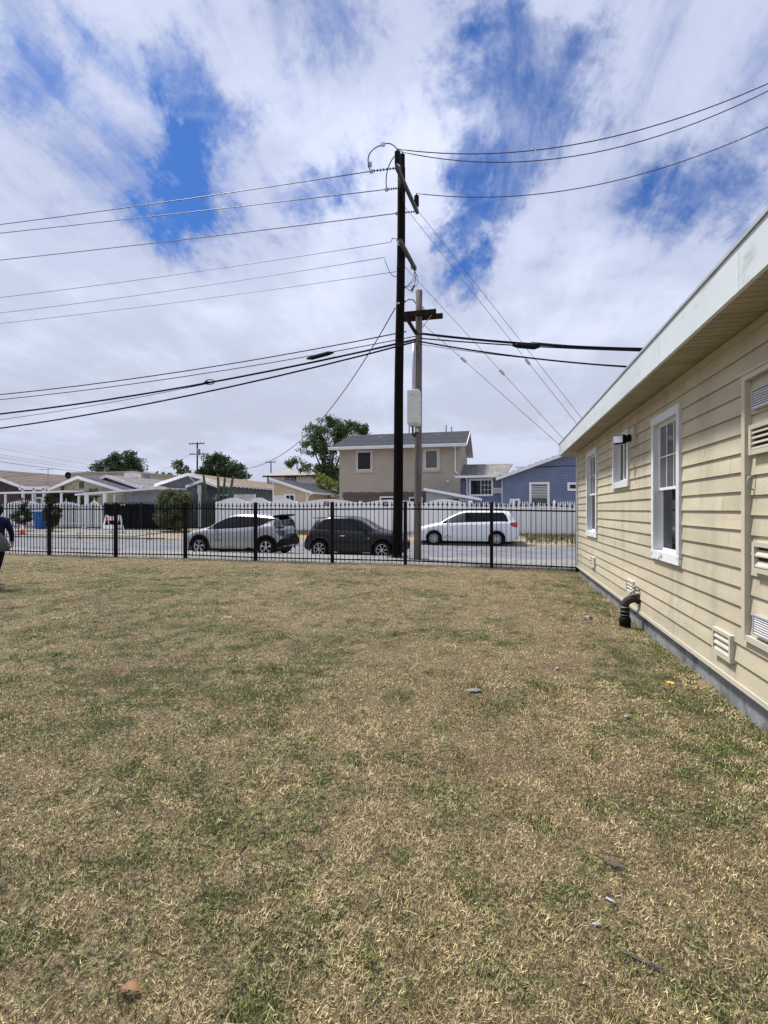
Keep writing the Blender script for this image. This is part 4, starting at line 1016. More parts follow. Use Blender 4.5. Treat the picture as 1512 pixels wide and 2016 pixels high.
# white minivan across the street, nose to the left
c = Car('parked_van', 'white minivan with red tail light parked across the street', dict(L=5.08, W=1.96, xf=.98, xr=4.03, rw=.335, ra=.405, sill=.22,
    top=[(0, .62), (.10, .82), (.40, .95), (.95, 1.08), (1.15, 1.13), (1.7, 1.42), (2.2, 1.64), (2.7, 1.74), (3.6, 1.76), (4.3, 1.735), (4.62, 1.67), (4.85, 1.35), (5.0, 1.05), (5.08, .62)],
    belt=[(0, .56), (.3, .82), (1.0, .99), (1.6, 1.08), (3.0, 1.14), (4.5, 1.17), (4.85, 1.10), (5.08, .58)],
    cab=[(.9, 0), (1.8, .8), (2.4, 1), (4.5, 1), (4.9, .8), (5.08, .4)], tumble=.76, nose=.22, tail=.09))
c.body('pearl_paint'); c.wheels(10, False, .215, .8)
topf3 = lambda x: smooth_tab(c.S['top'], x); belt3 = lambda x: smooth_tab(c.S['belt'], x)
hi3 = lambda x: min(topf3(x)-.10, 1.62)
lo3 = lambda x: belt3(x)+.02
c.glass('window_trim', 1.42, 4.58, lo3, lambda x: hi3(x)-max(0, x-4.40)*2.0, 'glass_dark', .004, 28)
c.glass('side_window', 1.62, 2.52, lambda x: lo3(x)+.012, lambda x: hi3(x)-.015, 'glass_grey', .008)
c.glass('side_window', 2.60, 3.62, lambda x: lo3(x)+.012, lambda x: hi3(x)-.015, 'glass_dark', .008)
c.glass('side_window', 3.72, 4.54, lambda x: lo3(x)+.012, lambda x: hi3(x)-.015-max(0, x-4.36)*2.0, 'glass_dark', .008)
c.top_panel('windshield', 1.15, 2.10, 'glass_dark', .93); c.top_panel('rear_window', 4.64, 4.86, 'glass_dark', .9)
c.flank('tail_light', 4.66, 5.0, lambda x: .92+max(0, 4.84-x)*.6, lambda x: 1.15-max(0, 4.78-x)*.2, 'tail_red', .012)
c.patch('headlight', [(.16, .80), (.60, .94), (.62, .88), (.2, .70)], 'lamp_clear')
for x in (2.36, 2.70): c.patch('door_handle', [(x, 1.00), (x+.18, 1.005), (x+.18, 1.03), (x, 1.025)], 'white_paint', .025, .02)
for x in (1.52, 2.58, 3.62): c.patch('door_seam', [(x, .32), (x+.008, .32), (x+.008, belt3(x)-.02), (x, belt3(x)-.02)], 'black_plastic', .0015, .01)
c.patch('side_moulding', [(1.45, .50), (3.58, .50), (3.58, .565), (1.45, .565)], 'white_paint', .014, .02)
for sd in (-1, 1): MB().tube([(2.5, sd*.62, 1.74), (2.6, sd*.62, 1.79), (4.3, sd*.62, 1.79), (4.4, sd*.62, 1.745)], .014, 6).build('roof_rail', 'black_plastic', c.root)
MB().tube([(4.2, -.5, .24), (4.75, -.5, .22)], .03, 8).build('exhaust_pipe', 'galv', c.root)
c.mirror(1.62, 1.10, 'pearl_paint'); c.place(-1.66, 25.14, ROAD+.002)

# ------------------------------------------------------------------ houses across the street
def shingles(parent, a, b, c, d, m, rows, name='shingle_course'):
    """roof slope between eave a-b and ridge d-c as overlapping courses, each a slab of its own"""
    a, b, c, d = map(Vector, (a, b, c, d)); n = (b-a).cross(d-a).normalized()
    if n.z < 0: n = -n
    for i in range(rows):
        f0, f1 = i/rows, min(1, (i+1.12)/rows)
        p = [a+(d-a)*f0, b+(c-b)*f0, b+(c-b)*f1, a+(d-a)*f1]
        lo, hi_ = .035, .010
        MB().hull([tuple(q) for q in p], [tuple(p[0]+n*lo), tuple(p[1]+n*lo), tuple(p[2]+n*hi_), tuple(p[3]+n*hi_)]).build(name, m, parent)
def slabroof(parent, a, b, c, d, m, th=.1, name='roof'):
    a, b, c, d = map(Vector, (a, b, c, d)); n = (b-a).cross(d-a).normalized()
    if n.z < 0: n = -n
    return MB().hull([tuple(q-n*th) for q in (a, b, c, d)], [tuple(q) for q in (a, b, c, d)]).build(name, m, parent)
def win_y(parent, x0, x1, z0, z1, y, trim=.08, glass='glass_dark', nx=2, nz=1, casing='white_paint', sill=False, frame='white_paint'):
    """window on a wall facing the street (towards -Y)"""
    m = MB(); m.box(x0-trim, x0, y-.05, y+.02, z0-trim, z1+trim); m.box(x1, x1+trim, y-.05, y+.02, z0-trim, z1+trim)
    m.box(x0, x1, y-.05, y+.02, z0-trim, z0); m.box(x0, x1, y-.05, y+.02, z1, z1+trim)
    w = m.build('window', casing, parent); f = .035
    s = MB(); s.box(x0, x0+f, y-.035, y, z0, z1); s.box(x1-f, x1, y-.035, y, z0, z1); s.box(x0+f, x1-f, y-.035, y, z0, z0+f); s.box(x0+f, x1-f, y-.035, y, z1-f, z1)
    for i in range(1, nx): xx = x0+(x1-x0)*i/nx; s.box(xx-f/2, xx+f/2, y-.034, y, z0+f, z1-f)
    for i in range(1, nz): zz = z0+(z1-z0)*i/nz; s.box(x0+f, x1-f, y-.0335, y-.002, zz-f/3, zz+f/3)
    s.build('frame', frame, w)
    for i in range(nx):
        xa = x0+(x1-x0)*i/nx; xb = x0+(x1-x0)*(i+1)/nx; MB().box(xa+f, xb-f, y-.02, y-.012, z0+f, z1-f).build('pane', glass, w)
    if sill: MB().box(x0-trim-.06, x1+trim+.06, y-.10, y+.02, z0-trim-.07, z0-trim-.001).build('sill', casing, w)
    return w
# beige two-storey house
bh = thing('beige_house', 'beige stucco two storey house with dark grey roof behind the white fence', 'house', (-6.9, 33, .14))
MB().box(-11.14, -2.62, 33, 40, .1, 5.99).build('wall', 'stucco', bh)
MB().prism([(33, 5.99), (40, 5.99), (36.5, 7.28)], 'x', -11.14, -2.62).build('gable', 'stucco', bh)
EV = 5.93; ex0, ex1 = -11.72, -2.18
slabroof(bh, (ex0, 32.45, EV), (ex1, 32.45, EV), (ex1, 36.5, 7.40), (ex0+.3, 36.5, 7.40), 'stucco_trim', .07, 'roof_deck')
slabroof(bh, (ex1, 40.55, EV), (ex0, 40.55, EV), (ex0+.3, 36.5, 7.40), (ex1, 36.5, 7.40), 'stucco_trim', .07, 'roof_deck')
shingles(bh, (ex0, 32.42, EV+.005), (ex1, 32.42, EV+.005), (ex1, 36.5, 7.41), (ex0+.3, 36.5, 7.41), 'shingle_dark', 16)
slabroof(bh, (ex1, 40.55, EV+.03), (ex0, 40.55, EV+.03), (ex0+.3, 36.5, 7.44), (ex1, 36.5, 7.44), 'shingle_dark', .02)
MB().box(ex0-.02, ex1+.02, 32.33, 32.42, EV-.14, EV+.06).build('gutter', 'trim_white', bh, bevel=.012)
MB().hull([(ex1, 32.42, EV-.13), (ex1+.04, 32.42, EV-.13), (ex1+.04, 32.42, EV+.02), (ex1, 32.42, EV+.02)], [(ex1, 36.5, 7.28), (ex1+.04, 36.5, 7.28), (ex1+.04, 36.5, 7.43), (ex1, 36.5, 7.43)]).build('rake_board', 'white_paint', bh)
MB().hull([(ex1, 40.55, EV-.13), (ex1+.04, 40.55, EV-.13), (ex1+.04, 40.55, EV+.02), (ex1, 40.55, EV+.02)], [(ex1, 36.5, 7.28), (ex1+.04, 36.5, 7.28), (ex1+.04, 36.5, 7.43), (ex1, 36.5, 7.43)]).build('rake_board', 'white_paint', bh)
win_y(bh, -9.80, -8.80, 4.42, 5.68, 33, .13, 'glass_dark', 1, 1, 'stucco_trim', True)
win_y(bh, -4.98, -4.14, 4.42, 5.66, 33, .16, 'glass_grey', 1, 1, 'stucco_trim', True)
# stripped band with bare boards and openings
for i in range(7):
    z = 1.72+i*.155; MB().box(-10.86+.04*math.sin(i*2.1), -4.80+.1*math.sin(i*1.7), 32.965-.004*(i % 2), 33, z, z+.15).build('bare_board', 'brown_board', bh)
m_ = MB(); x = -10.9
while x < -4.8: w_ = random.uniform(.15, .5); m_.box(x, x+w_, 32.985, 33.0, 2.80, 2.82+random.random()*.06); x += w_
m_.build('torn_stucco_edge', 'brown_board', bh)
win_y(bh, -8.10, -7.05, 1.9, 2.48, 32.96, .06, 'glass_dark', 1)
win_y(bh, -6.05, -5.2, 1.9, 2.44, 32.96, .04, 'glass_dark', 1)
for x in (-8.9, -6.0, -4.6): MB().box(x, x+.42, 35.3, 35.6, 6.98, 7.09).build('roof_vent', 'grey_metal', bh)
for x, y, h in ((-6.65, 36.0, .9), (-4.1, 38, 1.1), (-3.68, 38, .95)): MB().tube([(x, y, 6.9), (x, y, 7.1+h)], .045, 8).build('vent_pipe', 'dish_grey', bh)
MB().tube([(-2.98, 32.40, 5.85), (-2.95, 32.9, 5.72), (-2.95, 32.93, 4.2), (-2.75, 32.9, 4.0)], .05, 8).build('downspout', 'white_paint', bh, True)
MB().lathe(-3.45, 32.95, [(.05, 3.45), (.09, 3.5), (.06, 3.58)], 10).build('wall_lamp', 'white_paint', bh)
# grey lean-to beside it
lt = thing('lean_to_shed', 'grey lean-to shed with a white sloping roof edge in front of the beige house', 'shed', (-3.2, 31.5, .14))
MB().prism([(-4.70, .1), (-1.75, .1), (-1.75, 2.33), (-4.70, 2.88)], 'y', 31.5, 32.3).build('wall', 'shed_panel', lt)
slabroof(lt, (-1.30, 31.25, 2.32), (-1.30, 32.4, 2.32), (-4.80, 32.4, 3.00), (-4.80, 31.25, 3.00), 'shingle_dark', .06)
MB().hull([(-4.82, 31.20, 2.86), (-4.82, 31.25, 2.86), (-4.82, 31.25, 3.03), (-4.82, 31.20, 3.03)], [(-1.28, 31.20, 2.20), (-1.28, 31.25, 2.20), (-1.28, 31.25, 2.37), (-1.28, 31.20, 2.37)]).build('fascia', 'white_paint', lt)
MB().box(-3.5, -2.6, 31.47, 31.5, 2.1, 2.32).build('opening', 'room_dark', lt)
MB().tube([(-2.9, 31.35, 2.52), (-1.6, 31.3, 2.36), (-1.15, 31.3, 2.25), (-1.2, 31.3, 2.15)], .06, 8).build('downspout', 'white_paint', lt, True)
MB().tube([(-4.2, 31.9, 2.85), (-4.15, 31.9, 3.35)], .02, 6).build('mast', 'dish_grey', lt)

# blue house: gable to the street at right, a wing with a shingle roof to its left
bl = thing('blue_house', 'blue lap sided house with white trim behind the white spear fence', 'house', (3, 32.5, .14))
PKX, PKZ = 6.6, 6.10; slope = (PKZ-3.72)/(PKX+.1)
def roofz(x): return 3.72+slope*(x+.1) if x < PKX else PKZ-slope*(x-PKX)
gx0, gx1 = .15, 13.0
openings = [(1.86, 2.95, 1.4, 3.28), (4.16, 4.9, 2.87, 3.25), (.64, 1.17, 1.6, 2.26)]
m_ = MB(); z = .12; lap = .125
while z < PKZ:
    ztop = z+lap; xa = max(gx0, -.1+(z-3.72)/slope+.05) if z > 3.72 else gx0; xb = min(gx1, 2*PKX-xa) if z > 3.72 else gx1
    if xb-xa > .1:
        m_.prism([(32.5-.045, z+.022), (32.5-.030, ztop), (32.53, ztop), (32.53, z+.022)], 'x', xa, xb)
    z = ztop
lapw = m_.build('lap_siding', 'blue_siding', bl, kind='stuff')
MB().prism([(gx0, .12), (gx1, .12), (gx1, 3.6), (PKX, PKZ-.1), (gx0, 3.65)], 'y', 32.532, 41).build('wall', 'blue_siding', bl)
slabroof(bl, (-.25, 32.1, roofz(-.25)), (-.25, 41.3, roofz(-.25)), (PKX, 41.3, PKZ), (PKX, 32.1, PKZ), 'white_paint', .12, 'roof_deck')
shingles(bl, (-.28, 32.05, roofz(-.28)+.01), (-.28, 41.3, roofz(-.28)+.01), (PKX, 41.3, PKZ+.01), (PKX, 32.05, PKZ+.01), 'shingle_dark', 14)
slabroof(bl, (13.4, 41.3, roofz(13.4)), (13.4, 32.1, roofz(13.4)), (PKX, 32.1, PKZ), (PKX, 41.3, PKZ), 'shingle_dark', .12)
MB().hull([(-.28, 32.02, roofz(-.28)-.17), (-.28, 32.08, roofz(-.28)-.17), (-.28, 32.08, roofz(-.28)+.03), (-.28, 32.02, roofz(-.28)+.03)], [(PKX, 32.02, PKZ-.17), (PKX, 32.08, PKZ-.17), (PKX, 32.08, PKZ+.03), (PKX, 32.02, PKZ+.03)]).build('rake_board', 'white_paint', bl)
MB().hull([(13.4, 32.02, roofz(13.4)-.17), (13.4, 32.08, roofz(13.4)-.17), (13.4, 32.08, roofz(13.4)+.03), (13.4, 32.02, roofz(13.4)+.03)], [(PKX, 32.02, PKZ-.17), (PKX, 32.08, PKZ-.17), (PKX, 32.08, PKZ+.03), (PKX, 32.02, PKZ+.03)]).build('rake_board', 'white_paint', bl)
w_ = win_y(bl, 1.90, 2.92, 1.5, 3.26, 32.45, .11, 'glass_grey', 1, 2)
for i in range(7): MB().box(1.95, 2.87, 32.408, 32.414, 2.46+i*.1, 2.51+i*.1).build('blind_slat', 'blind', w_)
win_y(bl, 4.20, 5.0, 2.90, 3.22, 32.45, .11, 'glass_dark', 1); win_y(bl, .68, 1.13, 1.7, 2.22, 32.45, .10, 'glass_grey', 1)
MB().tube([(4.95, 32.40, 3.9), (4.95, 32.40, 1.0)], .03, 6).build('conduit', 'grey_metal', bl)
wing = MB().box(-2.75, .14, 33.5, 40, .12, 3.80).build('wing_wall', 'blue_siding', bl)
z = 1.9; m_ = MB()
while z < 3.75: m_.prism([(33.450, z+.022), (33.465, z+lap), (33.51, z+lap), (33.51, z+.022)], 'x', -2.75, .14); z += lap
m_.build('lap_siding', 'blue_siding', bl, kind='stuff')
slabroof(bl, (-2.98, 33.1, 3.88), (.30, 33.1, 3.88), (.9, 36.6, 4.95), (-2.98, 36.6, 4.95), 'white_paint', .06, 'roof_deck')
shingles(bl, (-2.98, 33.06, 3.885), (-1.55, 33.06, 3.885), (-1.55, 36.6, 4.96), (-2.98, 36.6, 4.96), 'shingle_grey', 11)
shingles(bl, (-1.55, 33.06, 3.885), (.30, 33.06, 3.885), (.9, 36.6, 4.96), (-1.55, 36.6, 4.96), 'shingle_pale', 11)
MB().box(-3.0, -.1, 32.97, 33.06, 3.74, 3.90).build('gutter', 'white_paint', bl, bevel=.01)
w_ = win_y(bl, -1.98, -.56, 2.62, 3.62, 33.44, .09, 'glass_dark', 2, 1)
for xx in (-1.03, -.80): MB().box(xx-.012, xx+.012, 33.40, 33.4045, 2.66, 3.58).build('muntin', 'white_paint', w_)
for zz in (2.95, 3.27): MB().box(-1.24, -.60, 33.401, 33.4042, zz-.012, zz+.012).build('muntin', 'white_paint', w_)
ac = MB().box(-.44, .06, 33.30, 33.48, 2.72, 3.06).build('air_conditioner', 'white_paint', bl, bevel=.01)
for i in range(5): MB().box(-.40, .02, 33.292, 33.299, 2.76+i*.055, 2.785+i*.055).build('louvre', 'dish_grey', ac)
MB().tube([(-2.2, 33.0, 3.8), (-2.2, 33.35, 3.6), (-2.2, 33.4, 2.75), (-2.05, 33.2, 2.45)], .05, 8).build('downspout', 'white_paint', bl, True)
MB().box(.06, .16, 33.0, 33.45, 1.0, 3.72).build('corner_board', 'white_paint', bl)
MB().tube([(.9, 32.44, 4.35), (2.6, 32.44, 4.32), (4.3, 32.44, 4.40), (5.2, 32.44, 4.2)], .02, 6).build('cable_run', 'cable', bl)

# cream garage with one sloping roof
cg = thing('cream_garage', 'cream garage with a dark roof sloping down to the right behind the white fence', 'garage', (-15.3, 34, .14))
MB().prism([(-16.70, .1), (-13.98, .1), (-13.98, 3.02), (-16.70, 3.88)], 'y', 34, 38.5).build('wall', 'cream_wall', cg)
MB().box(-16.78, -16.68, 33.96, 34.0, .1, 3.84).build('corner_board', 'white_paint', cg); MB().box(-14.06, -13.95, 33.96, 34.0, .1, 3.0).build('corner_board', 'white_paint', cg)
slabroof(cg, (-13.45, 33.7, 2.90), (-13.45, 42.5, 2.90), (-16.85, 42.5, 4.0), (-16.85, 33.7, 4.0), 'white_paint', .1, 'roof_deck')
shingles(cg, (-13.43, 33.65, 2.905), (-13.43, 42.5, 2.905), (-16.88, 42.5, 4.01), (-16.88, 33.65, 4.01), 'shingle_dark', 10)
MB().hull([(-13.43, 33.6, 2.74), (-13.43, 33.66, 2.74), (-13.43, 33.66, 2.93), (-13.43, 33.6, 2.93)], [(-16.9, 33.6, 3.84), (-16.9, 33.66, 3.84), (-16.9, 33.66, 4.05), (-16.9, 33.6, 4.05)]).build('rake_board', 'white_paint', cg)
MB().box(-13.43, -13.33, 33.62, 42.5, 2.78, 2.92).build('gutter', 'white_paint', cg)
win_y(cg, -15.72, -15.02, 2.05, 2.72, 33.98, .09, 'glass_dark', 2)
MB().tube([(-13.45, 33.6, 2.80), (-13.7, 33.7, 2.68), (-13.92, 33.93, 2.52), (-13.92, 33.93, 1.6)], .045, 8).build('downspout', 'white_paint', cg, True)
MB().box(-13.95, -13.35, 38.52, 42.3, .1, 2.7).build('porch_wall', 'tan_wall', cg)
for x in (-13.42,): MB().box(x-.05, x+.05, 42.1, 42.2, .1, 2.75).build('porch_post', 'dark_wood', cg)

# slate-blue house with tan roof, gable to the street, porch in front
gh = thing('slate_house', 'slate blue house with tan roof and a small white porch gable behind the cactus', 'house', (-24.5, 35, .14))
gpx, gpz = -24.8, 4.58; gsl = (4.58-3.78)/3.1
MB().prism([(-27.0, .1), (-21.6, .1), (-21.6, 3.72), (gpx, 4.45), (-27.0, 3.85)], 'y', 35.6, 52).build('wall', 'slate_siding', gh)
for i in range(10): zz = .4+i*.33; MB().box(-26.99, -21.61, 35.585, 35.6, zz, zz+.31).build('wall_board', 'slate_siding', gh)
gl = -27.95; gr = -20.95
slabroof(gh, (gr, 35.0, 3.60), (gr, 52.5, 3.60), (gpx, 52.5, gpz), (gpx, 35.0, gpz), 'white_paint', .10, 'roof_deck')
shingles(gh, (gr-.02, 34.96, 3.60), (gr-.02, 52.5, 3.60), (gpx, 52.5, gpz+.012), (gpx, 34.96, gpz+.012), 'tan_roof', 9)
slabroof(gh, (gl, 52.5, 3.72), (gl, 35.0, 3.72), (gpx, 35.0, gpz), (gpx, 52.5, gpz), 'tan_roof', .12)
for xe, ze in ((gl, 3.72), (gr, 3.60)):
    MB().hull([(xe, 34.93, ze-.20), (xe, 34.99, ze-.20), (xe, 34.99, ze+.04), (xe, 34.93, ze+.04)], [(gpx, 34.93, gpz-.20), (gpx, 34.99, gpz-.20), (gpx, 34.99, gpz+.05), (gpx, 34.93, gpz+.05)]).build('rake_board', 'white_paint', gh)
for i in range(26): MB().box(gr-.06, gr+.02, 35.3+i*.66, 35.42+i*.66, 3.44, 3.57).build('rafter_tail', 'white_paint', gh)
MB().hull([(-24.72, 35.0, 4.3), (-24.62, 35.0, 4.3), (-24.62, 35.06, 4.3), (-24.72, 35.06, 4.3)], [(-24.0, 35.55, 3.4), (-23.9, 35.55, 3.4), (-23.9, 35.6, 3.4), (-24.0, 35.6, 3.4)]).build('eave_bracket', 'trim_white', gh)
MB().hull([(-27.6, 35.0, 3.6), (-27.5, 35.0, 3.6), (-27.5, 35.06, 3.6), (-27.6, 35.06, 3.6)], [(-26.95, 35.55, 3.0), (-26.85, 35.55, 3.0), (-26.85, 35.6, 3.0), (-26.95, 35.6, 3.0)]).build('eave_bracket', 'trim_white', gh)
pgx, pgz = -22.53, 3.98
for xe, ze in ((-23.98, 3.42), (-21.15, 3.40)):
    MB().hull([(xe, 33.5, ze-.12), (xe, 33.58, ze-.12), (xe, 33.58, ze+.10), (xe, 33.5, ze+.10)], [(pgx, 33.5, pgz-.22), (pgx, 33.58, pgz-.22), (pgx, 33.58, pgz), (pgx, 33.5, pgz)]).build('porch_fascia', 'white_paint', gh)
    MB().hull([(xe, 33.58, ze-.02), (xe, 35.58, ze-.02), (xe, 35.58, ze+.08), (xe, 33.58, ze+.08)], [(pgx, 33.58, pgz-.12), (pgx, 35.58, pgz-.12), (pgx, 35.58, pgz-.02), (pgx, 33.58, pgz-.02)]).build('porch_roof', 'tan_roof', gh)
MB().box(-22.98, -22.68, 33.60, 33.72, 2.85, 3.55).build('porch_post_head', 'box_grey', gh); MB().box(-22.92, -22.74, 33.62, 33.72, .14, 2.85).build('porch_post', 'box_grey', gh)
MB().box(-22.55, -21.4, 35.55, 35.60, .14, 2.75).build('door', 'room_dark', gh)
MB().box(-22.62, -21.35, 35.53, 35.60, 2.76, 2.86).build('door_frame', 'white_paint', gh); MB().box(-22.64, -22.56, 35.53, 35.60, .14, 2.75).build('door_frame', 'white_paint', gh)
# street number on the porch fascia
def text_mesh(txt, size):
    cu = bpy.data.curves.new('t', 'FONT'); cu.body = txt; cu.size = size; cu.extrude = .004; o = bpy.data.objects.new('t', cu); C.objects.link(o)
    me = bpy.data.meshes.new_from_object(o.evaluated_get(bpy.context.evaluated_depsgraph_get())); bpy.data.objects.remove(o); bpy.data.curves.remove(cu); return me
nm = text_mesh('5972', .22); nm.name = 'house_number'; nm.materials.clear(); nm.materials.append(M('black_plastic'))
no = bpy.data.objects.new('house_number', nm); C.objects.link(no); no.parent = gh; no.location = Vector((-23.62, 33.494, 3.45))-wloc(gh); no.rotation_euler = (R(90), R(-20.5), 0)
MB().box(-21.585, -21.57, 39.2, 39.9, 1.6, 2.6).build('window', 'white_paint', gh); MB().box(-21.568, -21.56, 39.26, 39.84, 1.66, 2.54).build('window_pane', 'glass_dark', gh)
for y in (37.6, 45.0): MB().box(-21.60, -21.55, y, y+.9, 1.2, 2.9).build('shutter', 'maroon_wall', gh)
MB().tube([(-22.55, 40.5, 3.6), (-22.55, 40.5, 5.35)], .035, 8).build('service_mast', 'grey_metal', gh); MB().lathe(-22.55, 40.5, [(.04, 5.35), (.08, 5.38), (.06, 5.5)], 8).build('weather_head', 'dish_grey', gh)
def lattice(x0, x1, z0, z1, y, label):
    r = thing('lattice_screen', label, 'lattice', ((x0+x1)/2, y, .15), 'lattice screens'); m = MB(); s = .17
    n = int((x1-x0+z1-z0)/s)+1
    for i in range(n):
        for sg in (1, -1):
            c_ = i*s; a = max(0, c_-(z1-z0)); b = min(x1-x0, c_)
            if b-a < .03: continue
            pts = [(x0+a, z0+c_-a), (x0+b, z0+c_-b)] if sg > 0 else [(x1-a, z0+c_-a), (x1-b, z0+c_-b)]
            (xa, za), (xb, zb) = pts; yy = y if sg > 0 else y+.012
            m.hull([(xa-.022, yy, za), (xa+.022, yy, za), (xa+.022, yy+.01, za), (xa-.022, yy+.01, za)], [(xb-.022, yy, zb), (xb+.022, yy, zb), (xb+.022, yy+.01, zb), (xb-.022, yy+.01, zb)])
    m.build('lattice_strips', 'white_paint', r, kind='stuff')
    MB().box(x0-.05, x0, y-.02, y+.05, .1, z1).build('post', 'white_paint', r); MB().box(x1, x1+.05, y-.02, y+.05, .1, z1).build('post', 'white_paint', r)
lattice(-18.55, -17.0, 1.7, 2.72, 31.6, 'white lattice screen behind the left end of the white fence')
lattice(-15.95+.5, -15.0+.35, 1.7, 2.62, 31.6, 'white lattice screen beside the cream garage')

# pale two-storey house far behind
ph = thing('pale_house', 'small white two storey house with pale grey roof far behind the garage', 'house', (-21, 48, .15))
MB().box(-24.3, -17.9, 48, 55, .1, 5.30).build('wall', 'white_wall', ph)
slabroof(ph, (-24.6, 47.5, 5.25), (-17.6, 47.5, 5.25), (-18.2, 51.5, 6.32), (-24.0, 51.5, 6.32), 'shingle_pale', .14)
slabroof(ph, (-17.6, 55.5, 5.25), (-24.6, 55.5, 5.25), (-24.0, 51.5, 6.32), (-18.2, 51.5, 6.32), 'shingle_pale', .14)
MB().box(-24.6, -17.6, 47.42, 47.5, 5.08, 5.20).build('eave_board', 'dark_wood', ph); MB().box(-24.33, -24.22, 47.97, 48, .1, 5.2).build('corner_board', 'dark_wood', ph)
win_y(ph, -22.2, -21.1, 4.25, 4.98, 47.98, .09, 'glass_grey', 2, 1, 'dark_wood')
for x, h in ((-22.9, .5), (-22.2, .75)): MB().tube([(x, 51, 6.1), (x, 51, 6.3+h)], .08, 8).build('vent_pipe', 'dish_grey', ph)

# left: gabled bungalows
def gable_bungalow(name, label, pk, le, re_, y0, y1, wall, roof, roofname='shingle_grey', wx=(0, 0), rows=8):
    (px_, pz), (lx, lz), (rx, rz) = pk, le, re_
    r = thing(name, label, 'house', (px_, y0, .15))
    wl, wr_ = lx+wx[0], rx-wx[1]
    MB().prism([(wl, .1), (wr_, .1), (wr_, rz+.05), (px_, pz-.14), (wl, lz+.05)], 'y', y0+.5, y1).build('wall', wall, r)
    slabroof(r, (rx, y0, rz), (rx, y1+.4, rz), (px_, y1+.4, pz), (px_, y0, pz), 'white_paint', .09, 'roof_deck')
    slabroof(r, (lx, y1+.4, lz), (lx, y0, lz), (px_, y0, pz), (px_, y1+.4, pz), 'white_paint', .09, 'roof_deck')
    shingles(r, (rx, y0-.03, rz+.005), (rx, y1+.4, rz+.005), (px_, y1+.4, pz+.012), (px_, y0-.03, pz+.012), roof, rows)
    shingles(r, (lx, y1+.4, lz+.005), (lx, y0-.03, lz+.005), (px_, y0-.03, pz+.012), (px_, y1+.4, pz+.012), roof, rows)
    for xe, ze in ((lx, lz), (rx, rz)):
        MB().hull([(xe, y0-.08, ze-.20), (xe, y0-.03, ze-.20), (xe, y0-.03, ze+.04), (xe, y0-.08, ze+.04)], [(px_, y0-.08, pz-.20), (px_, y0-.03, pz-.20), (px_, y0-.03, pz+.05), (px_, y0-.08, pz+.05)]).build('rake_board', 'white_paint', r)
    return r
b1 = gable_bungalow('gabled_house', 'sage gabled house with dark grey roof behind the white gates', (-36.7, 4.58), (-39.9, 3.50), (-31.9, 3.30), 36, 47, 'sage_wall', 'shingle_dark', wx=(.7, .7))
MB().box(-37.0, -36.55, 36.44, 36.5, 3.55, 4.15).build('gable_vent', 'brown_board', b1); MB().box(-39.0, -38.7, 36.44, 36.5, 3.2, 3.8).build('gable_vent', 'brown_board', b1)
MB().box(-38.6, -35.4, 36.42, 36.5, .2, 3.2).build('porch_opening', 'room_dark', b1)
b2 = gable_bungalow('gabled_house', 'dark roofed house with white eaves behind the sage gabled house', (-35.7, 4.82), (-39.6, 3.62), (-31.8, 3.62), 38.2, 48, 'tan_wall', 'shingle_grey', wx=(.6, .6))
MB().box(-35.0, -28.6, 42.4, 46, 3.35, 3.95).build('lower_roof', 'shingle_grey', b2); MB().box(-35.0, -28.4, 42.3, 42.4, 3.2, 3.5).build('eave_board', 'white_paint', b2)
b3 = gable_bungalow('gabled_house', 'maroon house with brown shingle roof at the left edge', (-49.0, 5.6), (-54.5, 3.9), (-43.2, 3.86), 36, 46, 'maroon_wall', 'shingle_brown', wx=(.6, .6))
b4 = gable_bungalow('gabled_house', 'brown roofed house with a long white eave just right of the maroon house', (-51.0, 5.33), (-54.9, 4.2), (-46.9, 4.22), 42, 54, 'maroon_wall', 'shingle_brown', wx=(.5, .5))
for x in (-42.9, -41.6, -40.5): MB().box(x-.09, x+.09, 36.0, 36.18, .15, 3.6).build('porch_column', 'white_paint', b3)
MB().box(-43.3, -40.3, 36.0, 36.5, 3.45, 3.75).build('porch_beam', 'white_paint', b3)
MB().box(-43.5, -40.0, 37.0, 37.2, .15, 3.5).build('porch_wall', 'maroon_wall', b3)
win_y(b3, -42.6, -41.8, 1.6, 2.7, 36.98, .1, 'glass_grey', 1, 2)
fb = thing('flat_roof_building', 'tan flat roofed building behind the bungalows', 'building', (-57, 60, .15))
MB().box(-62.6, -51.5, 60, 70, .1, 6.95).build('wall', 'tan_wall', fb); MB().box(-62.75, -51.35, 59.85, 70.1, 6.95, 7.2).build('parapet', 'tan_wall', fb)
MB().box(-52.6, -51.0, 59.5, 61, 6.3, 6.9).build('roof_unit', 'white_paint', fb)
fb2 = thing('flat_roof_building', 'low tan block behind the brown shingle roofs', 'building', (-72, 60, .15))
MB().box(-80, -66.5, 60, 70, .1, 6.6).build('wall', 'tan_wall', fb2); MB().box(-80.1, -66.4, 59.9, 70.1, 6.6, 6.85).build('parapet', 'tan_wall', fb2)
def dish(x, y, z, r, label, rz=0, mname='dish_grey'):
    d = thing('satellite_dish', label, 'satellite dish', (x, y, z-.6), 'satellite dishes on the roofs'); m = MB(); n = 14
    for k, (rr, q) in enumerate(((.02, .0), (r*.5, -.03), (r, -.10))):
        for j in range(n): a = 2*math.pi*j/n; m.v.append((x+rr*math.cos(a), y+q, z+rr*.9*math.sin(a)))
    for k in range(2):
        for j in range(n): m.f.append((k*n+j, k*n+(j+1) % n, (k+1)*n+(j+1) % n, (k+1)*n+j))
    m.build('reflector', mname, d, True)
    MB().tube([(x, y+.02, z), (x, y+.15, z-.3), (x, y+.15, z-.75)], .03, 6).build('mast', 'dish_grey', d); MB().tube([(x, y, z-r*.7), (x, y-.45, z-.1)], .015, 5).build('feed_arm', 'dish_grey', d)
